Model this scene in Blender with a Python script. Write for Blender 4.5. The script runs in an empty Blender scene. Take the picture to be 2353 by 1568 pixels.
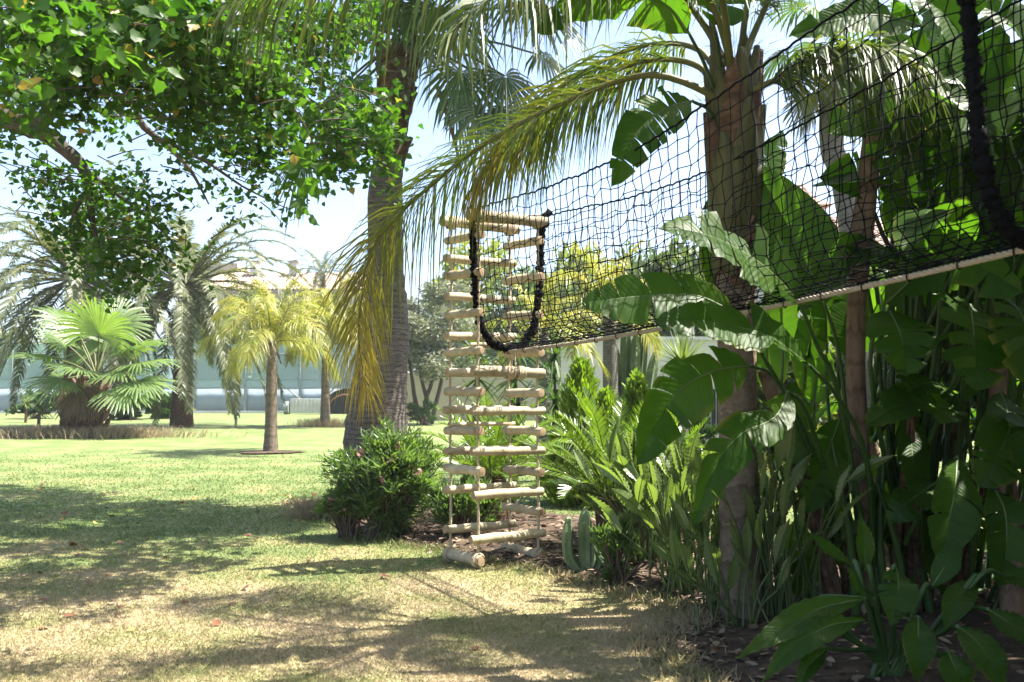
import bpy, math, random
import numpy as np
from mathutils import Vector
rng = np.random.default_rng(11)
R = math.radians
scene = bpy.context.scene
C = scene.collection

# ------------------------------------------------------------------ camera, light, exposure
FPX, CX, CY, HZ, CAMZ = 2100.0, 1176.5, 784.0, 895.0, 1.6
PITCH = math.atan((HZ - CY) / FPX)
cam_data = bpy.data.cameras.new('camera')
cam_data.lens = 36.0 * FPX / 2353.0
cam_data.sensor_width = 36.0
cam_data.clip_start, cam_data.clip_end = 0.05, 2000
cam_data.dof.use_dof = True
cam_data.dof.focus_distance = 8.0
cam_data.dof.aperture_fstop = 3.2
cam = bpy.data.objects.new('camera', cam_data); C.objects.link(cam)
cam.location = (0, 0, CAMZ); cam.rotation_euler = (R(90) + PITCH, 0, 0)
scene.camera = cam
SUN_ELEV = R(62); SUN_DIR = Vector((1, 0.10, 0)).normalized() * math.cos(SUN_ELEV) + Vector((0, 0, math.sin(SUN_ELEV)))
world = bpy.data.worlds.new('World'); scene.world = world; world.use_nodes = True
wn = world.node_tree.nodes; wl = world.node_tree.links
sky = wn.new('ShaderNodeTexSky'); sky.sky_type = 'NISHITA'; sky.sun_disc = False
sky.sun_elevation = SUN_ELEV; sky.sun_rotation = math.atan2(SUN_DIR.x, SUN_DIR.y)
sky.air_density = .8; sky.dust_density = 2.5; sky.ozone_density = 1.0
wn['Background'].inputs['Strength'].default_value = 0.115
wl.new(sky.outputs[0], wn['Background'].inputs['Color'])
sd = bpy.data.lights.new('sun', 'SUN'); sd.energy = 5.0; sd.angle = R(0.53); sd.color = (1, .95, .86)
so = bpy.data.objects.new('sun', sd); C.objects.link(so)
so.rotation_euler = (-SUN_DIR).to_track_quat('-Z', 'Y').to_euler()
scene.view_settings.view_transform = 'Standard'; scene.view_settings.look = 'None'
scene.view_settings.exposure = 1.97; scene.view_settings.gamma = 1; scene.view_settings.use_curve_mapping = False
scene.cycles.max_bounces = 8; scene.cycles.transparent_max_bounces = 12; scene.cycles.transmission_bounces = 6

# ------------------------------------------------------------------ maths helpers
def V(*a): return np.array(a, float)
def nz(a):
    a = np.asarray(a, float); l = np.linalg.norm(a, axis=-1, keepdims=True); return a / np.maximum(l, 1e-9)
def P(u, v, d):                                   # photograph position + distance -> world point
    x = (u - CX) / FPX; z = (CY - v) / FPX; c, s = math.cos(PITCH), math.sin(PITCH)
    k = d / (c - s * z); return V(x * k, d, CAMZ + (s + c * z) * k)
def G(u, v):                                      # the ground point seen there
    x = (u - CX) / FPX; z = (CY - v) / FPX; c, s = math.cos(PITCH), math.sin(PITCH)
    k = -CAMZ / (s + c * z); return V(x * k, (c - s * z) * k, 0)
def PX(u, d): return (u - CX) / FPX * d
def spline(pts, n):
    p = np.asarray(pts, float)
    if len(p) == 2: return p[0] + (p[1] - p[0]) * np.linspace(0, 1, n)[:, None]
    q = np.vstack([2 * p[0] - p[1], p, 2 * p[-1] - p[-2]])
    t = np.linspace(0, len(p) - 1 - 1e-9, n); i = t.astype(int); f = (t - i)[:, None]
    a, b, c, d = q[i], q[i + 1], q[i + 2], q[i + 3]
    return .5 * (2 * b + (c - a) * f + (2 * a - 5 * b + 4 * c - d) * f ** 2 + (3 * b - a - 3 * c + d) * f ** 3)
def at(curve, s):
    t = np.clip(np.asarray(s, float), 0, 1) * (len(curve) - 1); i = np.minimum(t.astype(int), len(curve) - 2)
    f = (t - i)[..., None]; return curve[i] * (1 - f) + curve[i + 1] * f
def interp(s, tab): return np.interp(s, [a for a, _ in tab], [b for _, b in tab])
def rdir(n, up=None):
    d = nz(rng.normal(size=(n, 3)))
    if up is not None: d[:, 2] = d[:, 2] * .6 + up; d = nz(d)
    return d

class MB:
    def __init__(s): s.v = []; s.f = {}; s.n = 0; s.uv = []
    def add(s, v, f, mat=0, uv=None):
        v = np.asarray(v, float).reshape(-1, 3); f = np.asarray(f, np.int64)
        s.v.append(v); s.uv.append(np.zeros((len(v), 3)) if uv is None else uv)
        s.f.setdefault((f.shape[1], mat), []).append(f + s.n); s.n += len(v)
    def mesh(s, name, mats, smooth=True):
        me = bpy.data.meshes.new(name)
        v = np.concatenate(s.v); me.vertices.add(len(v)); me.vertices.foreach_set('co', v.ravel())
        loops, tot, mi = [], [], []
        for (k, m), fs in s.f.items():
            f = np.concatenate(fs); loops.append(f.ravel()); tot.append(np.full(len(f), k)); mi.append(np.full(len(f), m))
        loops = np.concatenate(loops).astype(np.int32); tot = np.concatenate(tot).astype(np.int32); mi = np.concatenate(mi).astype(np.int32)
        me.loops.add(len(loops)); me.loops.foreach_set('vertex_index', loops)
        me.polygons.add(len(tot)); me.polygons.foreach_set('loop_start', np.concatenate([[0], np.cumsum(tot)[:-1]]).astype(np.int32))
        me.polygons.foreach_set('loop_total', tot); me.polygons.foreach_set('material_index', mi)
        me.polygons.foreach_set('use_smooth', np.full(len(tot), smooth))
        for m in (mats if isinstance(mats, (list, tuple)) else [mats]): me.materials.append(m)
        at_ = me.attributes.new('luv', 'FLOAT_VECTOR', 'POINT'); at_.data.foreach_set('vector', np.concatenate(s.uv).ravel())
        me.update(calc_edges=True); me.validate(); return me
    def obj(s, name, mats, parent=None, smooth=True, loc=None):
        return link(name, s.mesh(name, mats, smooth), parent, loc)
def link(name, me, parent=None, loc=None):
    o = bpy.data.objects.new(name, me); C.objects.link(o)
    if parent is not None: o.parent = parent
    if loc is not None: o.location = loc
    return o
def tag(o, label=None, cat=None, group=None, kind=None):
    if label: o['label'] = label
    if cat: o['category'] = cat
    if group: o['group'] = group
    if kind: o['kind'] = kind
    return o
def thing(name, label, cat, group=None, loc=(0, 0, 0)):
    o = bpy.data.objects.new(name, None); C.objects.link(o); o.location = loc; o.empty_display_size = .2
    return tag(o, label, cat, group)
def copy_tree(o, parent=None):
    c = o.copy(); C.objects.link(c)
    if parent is not None: c.parent = parent
    for ch in list(o.children): copy_tree(ch, c)
    return c

# ------------------------------------------------------------------ shape helpers
def frames(c):
    t = nz(np.gradient(c, axis=0)); ref = V(0, 0, 1) if abs(t[0, 2]) < .9 else V(1, 0, 0)
    a = nz(np.cross(t[0], ref)); A = []
    for ti in t: a = nz(a - ti * np.dot(a, ti)); A.append(a)
    A = np.array(A); return t, A, np.cross(t, A)
def tube(mb, pts, r, k=6, mat=0, cap=True, n=None, jit=0):
    c = spline(pts, n) if n else np.asarray(pts, float); m = len(c)
    r = np.interp(np.linspace(0, 1, m), np.linspace(0, 1, len(r)), r) if np.ndim(r) else np.full(m, float(r))
    t, A, B = frames(c); th = np.arange(k) * 2 * math.pi / k
    rr = r[:, None] * np.ones(k) * (1 + (rng.normal(size=(m, k)) * jit if jit else 0))
    v = c[:, None] + rr[..., None] * (np.cos(th)[None, :, None] * A[:, None] + np.sin(th)[None, :, None] * B[:, None])
    i = np.arange(m - 1)[:, None] * k; j = np.arange(k)[None]; j2 = (j + 1) % k
    f = np.stack([i + j, i + j2, i + k + j2, i + k + j], -1).reshape(-1, 4)
    s = np.concatenate([[0], np.cumsum(np.linalg.norm(np.diff(c, axis=0), axis=1))])
    uv = np.stack([np.repeat(s, k), np.tile(np.arange(k) / k, m), np.repeat(r, k)], -1)
    mb.add(v, f, mat, uv)
    if cap:
        for e, rv in ((0, True), (m - 1, False)):
            mb.add(v[e], [list(range(k))[::-1] if rv else list(range(k))], mat, uv[e * k:(e + 1) * k])
def box(mb, c, s, mat=0, rz=0):
    x, y, z = np.array(s) / 2
    v = np.array([[-x, -y, -z], [x, -y, -z], [x, y, -z], [-x, y, -z], [-x, -y, z], [x, -y, z], [x, y, z], [-x, y, z]])
    cr, sr = math.cos(rz), math.sin(rz); v = np.stack([v[:, 0] * cr - v[:, 1] * sr, v[:, 0] * sr + v[:, 1] * cr, v[:, 2]], -1)
    mb.add(v + np.asarray(c), [[3, 2, 1, 0], [4, 5, 6, 7], [0, 1, 5, 4], [1, 2, 6, 5], [2, 3, 7, 6], [3, 0, 4, 7]], mat)
def scatter(mb, tv, tf, pos, a, n, s, mat=0, w=1.0, uv=None):     # copies of a small leaf outline
    pos = np.asarray(pos); N = len(pos); a = nz(a); b = nz(np.cross(n, a)); nn = np.cross(a, b)
    s = np.broadcast_to(s, (N,))[:, None, None]; w = np.broadcast_to(w, (N,))[:, None, None]; tv = np.asarray(tv, float)
    v = pos[:, None] + s * (tv[None, :, 0:1] * a[:, None] + w * tv[None, :, 1:2] * b[:, None] + tv[None, :, 2:3] * nn[:, None])
    f = (np.asarray(tf)[None] + (np.arange(N) * len(tv))[:, None, None]).reshape(-1, len(tf[0]))
    mb.add(v, f, mat, np.tile(np.concatenate([tv[:, :2], tv[:, :1] * 0], 1), (N, 1)))
LANCE_V = [(0, 0, 0), (.3, .1, .03), (.3, -.1, .03), (.65, .09, .0), (.65, -.09, .0), (1, 0, -.08)]
LANCE_F = [(0, 1, 3), (0, 3, 5), (0, 5, 4), (0, 4, 2)]
LOBE_V = [(.38, 0, -.03), (0, 0, 0), (-.06, .26, .05), (.2, .5, .06), (.44, .36, .03), (.62, .34, .04), (.78, .14, 0), (1.05, 0, -.1),
          (.78, -.14, 0), (.62, -.34, .04), (.44, -.36, .03), (.2, -.5, .06), (-.06, -.26, .05)]
LOBE_F = [(0, i, i + 1) for i in range(1, 12)] + [(0, 12, 1)]
BLADE_V = [(0, -.5, 0), (0, .5, 0), (.6, .2, .02), (1, 0, .15), (.6, -.2, .02)]
OVAL_V = [(0, 0, 0), (.25, .22, .03), (.25, -.22, .03), (.7, .2, 0), (.7, -.2, 0), (1, 0, -.06)]
def leaf_cloud(mb, pos, L, tv=OVAL_V, tf=LANCE_F, up=.3, mat=0, outc=None, out=.7, w=1.0, sp=.3):
    N = len(pos); a = rdir(N, up)
    if outc is not None: a = nz(a + out * nz(pos - outc))
    n = nz(rng.normal(size=(N, 3)) + V(0, 0, 1)); scatter(mb, tv, tf, pos, a, n, L * (1 + rng.uniform(-sp, sp, N)), mat, w)
def blob(n, c, r, shell=.5):
    d = nz(rng.normal(size=(n, 3))); rr = (shell + (1 - shell) * rng.random(n)) ** (1 / 1.5)
    return np.asarray(c) + d * rr[:, None] * np.asarray(r)

def frond(mb, pts, nl=50, L=.5, w=.03, start=.15, droop=.5, ang=55, vee=15, plume=10, rr=.016, side=None, keep=1.0, n=24, prof=None):
    c = spline(pts, n); t = nz(np.gradient(c, axis=0)); Z = V(0, 0, 1)
    b0 = nz(np.cross(t, Z) + 1e-4 * V(1, 0, 0)) if side is None else nz(np.asarray(side) - t * (t @ np.asarray(side))[:, None])
    for i in range(1, n):
        if b0[i] @ b0[i - 1] < 0: b0[i] *= -1
    s = np.repeat(np.linspace(start, .995, nl), 2) + rng.normal(size=2 * nl) * .003; sg = np.tile([1., -1.], nl)
    if keep < 1: k = rng.random(2 * nl) < keep; s, sg = s[k], sg[k]
    m = len(s); u = np.clip((s - start) / (1 - start), 0, 1)
    p, tt, bb = at(c, s), nz(at(t, s)), nz(at(b0, s)); nn = np.cross(bb, tt); nn *= np.sign(nn[:, 2:3] + 1e-6)
    l = L * (interp(u, prof or [(0, .55), (.2, .95), (.5, 1), (.8, .75), (1, .35)])) * rng.uniform(.85, 1.12, m)
    a = np.radians(ang * (1 - .35 * u) + rng.normal(size=m) * 5); ve = np.radians(vee + rng.normal(size=m) * plume)
    d = nz(np.cos(a)[:, None] * tt + np.sin(a)[:, None] * (bb * (sg * np.cos(ve))[:, None] + nn * np.sin(ve)[:, None]))
    wd = nz(tt - d * np.sum(tt * d, 1)[:, None] + .25 * rng.normal(size=(m, 3)))
    st = np.array([0, .3, .62, 1.]); wt = np.array([.6, 1, .72, .04]); dr = droop * rng.uniform(.7, 1.3, m)
    q = p[:, None] + d[:, None] * (l[:, None] * st)[..., None] * (1 - .3 * dr[:, None, None] * st[None, :, None] ** 2)
    q[..., 2] -= (dr * l)[:, None] * st ** 2
    e = wd[:, None] * (w * .5 * wt)[None, :, None] * (.8 + .4 * rng.random(m))[:, None, None]
    v = np.stack([q - e, q + e], 2).reshape(-1, 3); i = (np.arange(m) * 8)[:, None] + np.arange(3)[None] * 2
    f = np.stack([i, i + 1, i + 3, i + 2], -1).reshape(-1, 4)
    uv = np.stack([np.repeat(u, 8), np.tile(np.repeat(st, 2), m), np.zeros(8 * m)], -1); mb.add(v, f, 0, uv)
    tube(mb, c, np.linspace(rr, rr * .15, n), 5, 1)
def fan(mb, base, hub, axis, nrm, Rr, nseg=34, spread=135, droop=.25, cup=.15, rp=.016, split=.55):
    a = nz(axis); nrm = nz(np.asarray(nrm) - a * np.dot(nrm, a)); b = np.cross(nrm, a)
    th = np.radians(np.linspace(-spread, spread, nseg)); dl = (th[1] - th[0]) / 2
    st = np.array([.04, .3, split, (1 + split) / 2 + .08, 1.0]); wf = np.array([1, 1, .92, .5, .03])
    ln = Rr * (1 - .25 * np.abs(np.linspace(-1, 1, nseg)) ** 2) * rng.uniform(.93, 1.05, nseg); dj = rng.uniform(.6, 1.5, nseg)
    vs = []
    for k in (-1, 0, 1):
        tt = th[:, None] + k * dl * wf[None]; r = ln[:, None] * st
        p = r[..., None] * (np.cos(tt)[..., None] * a + np.sin(tt)[..., None] * b)
        p = p + nrm * (((.028 if k == 0 else -.0) * np.minimum(1, st * 2) * (1 - st * .8))[None, :, None] * Rr + (cup * (np.sin(tt) ** 2) * r * st)[..., None])
        p[..., 2] -= droop * ln[:, None] * (st ** 3) * dj[:, None]
        vs.append(p)
    v = np.stack(vs, 2).reshape(-1, 3) + hub; i = (np.arange(nseg) * 15)[:, None] + np.arange(4)[None] * 3
    f = np.concatenate([np.stack([i + j, i + j + 1, i + j + 4, i + j + 3], -1).reshape(-1, 4) for j in (0, 1)])
    uv = np.stack([np.repeat(np.tile(st, nseg), 3), np.repeat(th, 15), np.zeros(15 * nseg)], -1); mb.add(v, f, 0, uv)
    mid = (np.asarray(base) + hub) / 2 + V(0, 0, .06 * np.linalg.norm(np.asarray(hub) - base)); tube(mb, [base, mid, hub], [rp * 1.5, rp, rp * .7], 5, 1, n=7)
def paddle(mb, pts, W, nrm=(0, -1, .5), splits=6, seed=0, fold=.25, droop=.15, gap=.5, torn=.6, rib=.011, prof=.52):   # big banana-like leaf blade
    rg = np.random.default_rng(seed); c = spline(pts, 40); t = nz(np.gradient(c, axis=0)); nrm = np.asarray(nrm, float)
    sd = nz(np.cross(t, np.broadcast_to(nrm, t.shape))); nn = np.cross(sd, t); X = np.array([0, .25, .5, .75, 1.])
    for sg in (-1, 1):
        cuts = np.sort(np.concatenate([[0, 1], rg.uniform(.12, .95, splits)])); cuts = cuts[np.concatenate([[True], np.diff(cuts) > .03])]; cuts[-1] = 1
        for s0, s1 in zip(cuts[:-1], cuts[1:]):
            m = max(3, int((s1 - s0) * 26) + 1); s = np.linspace(s0, s1, m); md = (s0 + s1) / 2
            g = gap * rg.uniform(.1, 1) if splits else 0; sag = droop * (1 + torn * rg.normal()); fo = fold + (.25 * torn * rg.normal() if splits else 0)
            ss = md + (s[:, None] - md) * (1 - g * .5 * X[None] ** 1.5); ss = np.clip(ss + .10 * X[None] ** 1.3 * (1 - s[:, None]) * np.sin(math.pi * s[:, None]) ** .5, 0, 1)
            wd = W * .5 * (np.sin(math.pi * np.clip(s, 0, 1) ** .85) ** prof) * (1 - (.25 if prof < .6 else .5) * s ** 3)
            wd = np.maximum(wd, .004)
            base = at(c, ss); S = nz(at(sd, ss)); N = nz(at(nn, ss)); x = (wd[:, None] * X)[..., None]
            rip = .010 * np.sin(ss * 70 + 3 * X[None] + seed)[..., None] * X[None, :, None]
            q = base + sg * S * x * math.cos(fo) + N * (x * math.sin(fo) + rip); q[..., 2] -= (sag * wd[:, None] * X ** 2)
            i = np.arange(m - 1)[:, None] * 5 + np.arange(4)[None]
            f = np.stack([i, i + 1, i + 6, i + 5], -1).reshape(-1, 4); f = f if sg > 0 else f[:, ::-1]
            mb.add(q, f, 0, np.stack([ss, np.broadcast_to(sg * X, ss.shape), np.full(ss.shape, rg.random())], -1).reshape(-1, 3))
    tube(mb, c - nn * .004, np.linspace(rib, .002, 40), 5, 1)

# ------------------------------------------------------------------ materials
def mat(name): m = bpy.data.materials.new(name); m.use_nodes = True; m.node_tree.nodes.clear(); return m, m.node_tree.nodes, m.node_tree.links
def N(nt, t, **k):
    n = nt.new(t)
    for a, b in k.items():
        if a.startswith('i_'): n.inputs[a[2:].replace('_', ' ')].default_value = b
        else: setattr(n, a, b)
    return n
def ramp(nt, stops):
    r = nt.new('ShaderNodeValToRGB'); e = r.color_ramp.elements
    while len(e) < len(stops): e.new(.5)
    for x, (p, c) in zip(e, stops): x.position = p; x.color = (*c, 1)
    return r
def leafmat(name, cols, trans=.4, rough=.42, veins=0, tcol=(1.7, 1.9, .55), spec=.5, tipc=None):
    cols = [tuple(x * .70 for x in c) for c in cols]; tipc = tipc and (tuple(x * .75 for x in tipc[0]), tipc[1])
    m, n, l = mat(name); geo = n.new('ShaderNodeNewGeometry'); k = len(cols)
    rp = ramp(n, [(i / max(1, k - 1), c) for i, c in enumerate(cols)]); nt = N(n, 'ShaderNodeTexNoise', i_Scale=3.0, i_Detail=3.0)
    l.new(geo.outputs['Position'], nt.inputs['Vector'])
    ad = N(n, 'ShaderNodeMath', operation='MULTIPLY_ADD'); ad.inputs[1].default_value = .55; l.new(geo.outputs['Random Per Island'], ad.inputs[0])
    s2 = N(n, 'ShaderNodeMath', operation='MULTIPLY_ADD'); s2.inputs[1].default_value = .9; s2.inputs[2].default_value = -.22; l.new(nt.outputs[0], s2.inputs[0]); l.new(s2.outputs[0], ad.inputs[2])
    l.new(ad.outputs[0], rp.inputs[0]); col = rp.outputs[0]; bs = n.new('ShaderNodeBsdfPrincipled')
    at_ = N(n, 'ShaderNodeAttribute', attribute_name='luv'); sep = n.new('ShaderNodeSeparateXYZ'); l.new(at_.outputs['Vector'], sep.inputs[0])
    if veins:
        ab = N(n, 'ShaderNodeMath', operation='ABSOLUTE'); l.new(sep.outputs[1], ab.inputs[0])
        q = N(n, 'ShaderNodeMath', operation='MULTIPLY_ADD'); q.inputs[1].default_value = -.10; l.new(ab.outputs[0], q.inputs[0]); l.new(sep.outputs[0], q.inputs[2])
        fr = N(n, 'ShaderNodeMath', operation='MULTIPLY'); fr.inputs[1].default_value = veins; l.new(q.outputs[0], fr.inputs[0])
        sn = N(n, 'ShaderNodeMath', operation='SINE'); l.new(fr.outputs[0], sn.inputs[0])
        fr2 = N(n, 'ShaderNodeMath', operation='MULTIPLY'); fr2.inputs[1].default_value = veins * .31; l.new(q.outputs[0], fr2.inputs[0])
        sn2 = N(n, 'ShaderNodeMath', operation='SINE'); l.new(fr2.outputs[0], sn2.inputs[0])
        sm = N(n, 'ShaderNodeMath', operation='ADD'); l.new(sn.outputs[0], sm.inputs[0]); l.new(sn2.outputs[0], sm.inputs[1])
        bp = N(n, 'ShaderNodeBump', i_Strength=.16, i_Distance=.004); l.new(sm.outputs[0], bp.inputs['Height']); l.new(bp.outputs[0], bs.inputs['Normal'])
        mr = N(n, 'ShaderNodeMapRange'); mr.inputs[1].default_value = -2; mr.inputs[2].default_value = 2; mr.inputs[3].default_value = .93; mr.inputs[4].default_value = 1.06; l.new(sm.outputs[0], mr.inputs[0])
        hv = N(n, 'ShaderNodeHueSaturation'); l.new(mr.outputs[0], hv.inputs['Value']); l.new(col, hv.inputs['Color']); col = hv.outputs[0]
        # yellowed, browned margin on some blade segments
        eg = N(n, 'ShaderNodeMapRange'); eg.inputs[1].default_value = .8; eg.inputs[2].default_value = 1.02; l.new(ab.outputs[0], eg.inputs[0])
        nm2 = N(n, 'ShaderNodeMapRange'); nm2.inputs[1].default_value = .52; nm2.inputs[2].default_value = .75; l.new(nt.outputs[0], nm2.inputs[0]); em = N(n, 'ShaderNodeMath', operation='MULTIPLY'); l.new(eg.outputs[0], em.inputs[0]); l.new(nm2.outputs[0], em.inputs[1])
        mx = N(n, 'ShaderNodeMix', data_type='RGBA'); mx.inputs[7].default_value = (.22, .19, .05, 1); l.new(em.outputs[0], mx.inputs[0]); l.new(col, mx.inputs[6]); col = mx.outputs[2]
    if tipc:
        mr = N(n, 'ShaderNodeMapRange'); mr.inputs[1].default_value = tipc[1]; mr.inputs[2].default_value = 1.05; l.new(sep.outputs[0], mr.inputs[0])
        mx = N(n, 'ShaderNodeMix', data_type='RGBA'); mx.inputs[7].default_value = (*tipc[0], 1); l.new(mr.outputs[0], mx.inputs[0]); l.new(col, mx.inputs[6]); col = mx.outputs[2]
    l.new(col, bs.inputs['Base Color']); bs.inputs['Roughness'].default_value = rough; bs.inputs['Specular IOR Level'].default_value = spec
    tr = n.new('ShaderNodeBsdfTranslucent'); vm = N(n, 'ShaderNodeVectorMath', operation='MULTIPLY'); vm.inputs[1].default_value = tcol
    l.new(col, vm.inputs[0]); l.new(vm.outputs[0], tr.inputs[0])
    ms = N(n, 'ShaderNodeMixShader'); ms.inputs[0].default_value = trans; l.new(bs.outputs[0], ms.inputs[1]); l.new(tr.outputs[0], ms.inputs[2])
    o = n.new('ShaderNodeOutputMaterial'); l.new(ms.outputs[0], o.inputs[0]); return m
def surf(name, cols, scale=(4, 4, 4), rough=.8, bump=.3, dist=.02, detail=8, rings=None, stops=None, spec=.3):
    cols = [tuple(x * .72 for x in c) for c in cols]; stops = stops and [(p, tuple(x * .72 for x in c)) for p, c in stops]
    m, n, l = mat(name); tc = n.new('ShaderNodeNewGeometry'); mp = N(n, 'ShaderNodeMapping'); mp.inputs['Scale'].default_value = scale
    l.new(tc.outputs['Position'], mp.inputs[0]); nt = N(n, 'ShaderNodeTexNoise', i_Scale=1.0, i_Detail=float(detail), i_Roughness=.65); l.new(mp.outputs[0], nt.inputs['Vector'])
    k = len(cols); rp = ramp(n, stops or [(.28 + .44 * i / max(1, k - 1), c) for i, c in enumerate(cols)]); l.new(nt.outputs[0], rp.inputs[0])
    bs = n.new('ShaderNodeBsdfPrincipled'); l.new(rp.outputs[0], bs.inputs['Base Color']); bs.inputs['Roughness'].default_value = rough; bs.inputs['Specular IOR Level'].default_value = spec
    h = nt.outputs[0]; col = rp.outputs[0]
    if rings:
        at_ = N(n, 'ShaderNodeAttribute', attribute_name='luv'); sep = n.new('ShaderNodeSeparateXYZ'); l.new(at_.outputs['Vector'], sep.inputs[0])
        a = N(n, 'ShaderNodeMath', operation='MULTIPLY_ADD'); a.inputs[1].default_value = rings; l.new(sep.outputs[0], a.inputs[0])
        b = N(n, 'ShaderNodeMath', operation='MULTIPLY'); b.inputs[1].default_value = 7.0; l.new(nt.outputs[0], b.inputs[0]); l.new(b.outputs[0], a.inputs[2])
        s = N(n, 'ShaderNodeMath', operation='SINE'); l.new(a.outputs[0], s.inputs[0])
        mr = N(n, 'ShaderNodeMapRange'); mr.inputs[1].default_value = .72; mr.inputs[2].default_value = 1; mr.inputs[4].default_value = .38; l.new(s.outputs[0], mr.inputs[0])
        mx = N(n, 'ShaderNodeMix', data_type='RGBA'); mx.inputs[7].default_value = (*[x * .35 for x in cols[0]], 1); l.new(mr.outputs[0], mx.inputs[0]); l.new(col, mx.inputs[6]); l.new(mx.outputs[2], bs.inputs['Base Color'])
        h2 = N(n, 'ShaderNodeMath', operation='SUBTRACT'); l.new(nt.outputs[0], h2.inputs[0]); l.new(mr.outputs[0], h2.inputs[1]); h = h2.outputs[0]
    bp = N(n, 'ShaderNodeBump', i_Strength=bump, i_Distance=dist); l.new(h, bp.inputs['Height']); l.new(bp.outputs[0], bs.inputs['Normal'])
    o = n.new('ShaderNodeOutputMaterial'); l.new(bs.outputs[0], o.inputs[0]); return m
def grassmat(name, blade=False):
    m, n, l = mat(name); geo = n.new('ShaderNodeNewGeometry'); sep = n.new('ShaderNodeSeparateXYZ'); l.new(geo.outputs['Position'], sep.inputs[0])
    flat = n.new('ShaderNodeCombineXYZ'); l.new(sep.outputs[0], flat.inputs[0]); l.new(sep.outputs[1], flat.inputs[1])
    n1 = N(n, 'ShaderNodeTexNoise', i_Scale=.9, i_Detail=7.0, i_Roughness=.68); n2 = N(n, 'ShaderNodeTexNoise', i_Scale=55.0, i_Detail=5.0, i_Roughness=.7)
    for q in (n1, n2): l.new(flat.outputs[0], q.inputs['Vector'])
    # the turf is worn and dry where people walk, close to the bed and the net, and fresher farther out
    mr = N(n, 'ShaderNodeMapRange'); mr.inputs[1].default_value = 6.2; mr.inputs[2].default_value = 11.0; mr.inputs[3].default_value = .23; mr.inputs[4].default_value = -.05; l.new(sep.outputs[1], mr.inputs[0])
    a = N(n, 'ShaderNodeMath', operation='ADD'); l.new(n1.outputs[0], a.inputs[0]); l.new(mr.outputs[0], a.inputs[1])
    b = N(n, 'ShaderNodeMath', operation='MULTIPLY_ADD'); b.inputs[1].default_value = .20; l.new((geo.outputs['Random Per Island'] if blade else n2.outputs[0]), b.inputs[0]); l.new(a.outputs[0], b.inputs[2])
    c = N(n, 'ShaderNodeMath', operation='SUBTRACT'); c.inputs[1].default_value = .10; l.new(b.outputs[0], c.inputs[0])
    k = .98 if blade else .84
    rp = ramp(n, [(.34, (.105 * k, .155 * k, .04 * k)), (.50, (.175 * k, .215 * k, .075 * k)), (.62, (.26 * k, .25 * k, .105 * k)), (.78, (.40 * k, .32 * k, .19 * k))]); l.new(c.outputs[0], rp.inputs[0])
    bs = n.new('ShaderNodeBsdfPrincipled'); bs.inputs['Roughness'].default_value = .75; bs.inputs['Specular IOR Level'].default_value = .25; l.new(rp.outputs[0], bs.inputs['Base Color'])
    o = n.new('ShaderNodeOutputMaterial')
    if blade:
        tr = n.new('ShaderNodeBsdfTranslucent'); l.new(rp.outputs[0], tr.inputs[0]); ms = N(n, 'ShaderNodeMixShader'); ms.inputs[0].default_value = .35
        l.new(bs.outputs[0], ms.inputs[1]); l.new(tr.outputs[0], ms.inputs[2]); l.new(ms.outputs[0], o.inputs[0])
    else:
        bp = N(n, 'ShaderNodeBump', i_Strength=.6, i_Distance=.03); l.new(n2.outputs[0], bp.inputs['Height']); l.new(bp.outputs[0], bs.inputs['Normal']); l.new(bs.outputs[0], o.inputs[0])
    return m
M = {}
M['lawn'] = grassmat('lawn_turf'); M['blade'] = grassmat('grass_blade', True)
M['soil'] = surf('bed_soil', [(.03, .02, .013), (.09, .06, .04), (.17, .115, .075)], (9, 9, 9), .95, .8, .05)
M['broad'] = leafmat('broad_leaf', [(.022, .065, .012), (.04, .11, .016), (.07, .15, .022), (.12, .21, .03)], .58, .45, spec=.35)
M['broad_y'] = leafmat('yellowing_leaf', [(.30, .29, .05), (.34, .26, .05), (.22, .25, .04)], .5, .5, tcol=(1.5, 1.4, .8))
M['bark'] = surf('tree_bark', [(.04, .032, .026), (.095, .078, .064), (.16, .138, .118)], (14, 14, 7), .9, .6, .02)
M['padd'] = leafmat('paddle_leaf', [(.035, .095, .010), (.055, .13, .014), (.09, .175, .02)], .58, .42, veins=190, spec=.28)
M['padd_dry'] = leafmat('paddle_leaf_dry', [(.2, .13, .05), (.26, .17, .07)], .3, .6, veins=120, tcol=(1.3, 1.2, .8))
M['rib'] = surf('leaf_midrib', [(.09, .15, .04), (.13, .19, .06)], (9, 9, 9), .45, .1)
M['petiole'] = surf('leaf_stalk', [(.035, .08, .02), (.06, .12, .03)], (7, 7, 7), .4, .1)
M['strel_trunk'] = surf('ringed_stem', [(.15, .09, .06), (.28, .185, .125), (.38, .27, .19)], (20, 20, 4), .85, .6, .02, rings=30)
M['queen_g'] = leafmat('green_leaflet', [(.06, .12, .025), (.09, .15, .03), (.14, .18, .04), (.2, .19, .05)], .42, .4, tcol=(1.6, 1.6, .6))
M['queen'] = leafmat('feather_leaflet', [(.05, .11, .025), (.08, .14, .03), (.12, .16, .035), (.22, .19, .04)], .42, .4, tcol=(1.6, 1.6, .6), tipc=((.42, .32, .06), .45))
M['queen_y'] = leafmat('yellow_leaflet', [(.18, .26, .05), (.34, .38, .08), (.46, .43, .13), (.50, .38, .12)], .42, .45, tcol=(1.3, 1.3, .6))
M['rach'] = surf('frond_rib', [(.10, .12, .035), (.17, .17, .06)], (6, 6, 6), .5, .1)
M['fan'] = leafmat('fan_leaf', [(.05, .105, .03), (.075, .135, .04), (.10, .16, .05)], .38, .42)
M['fan_pale'] = leafmat('pale_fan_leaf', [(.12, .21, .06), (.18, .27, .09), (.25, .32, .13)], .40, .36)
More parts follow.
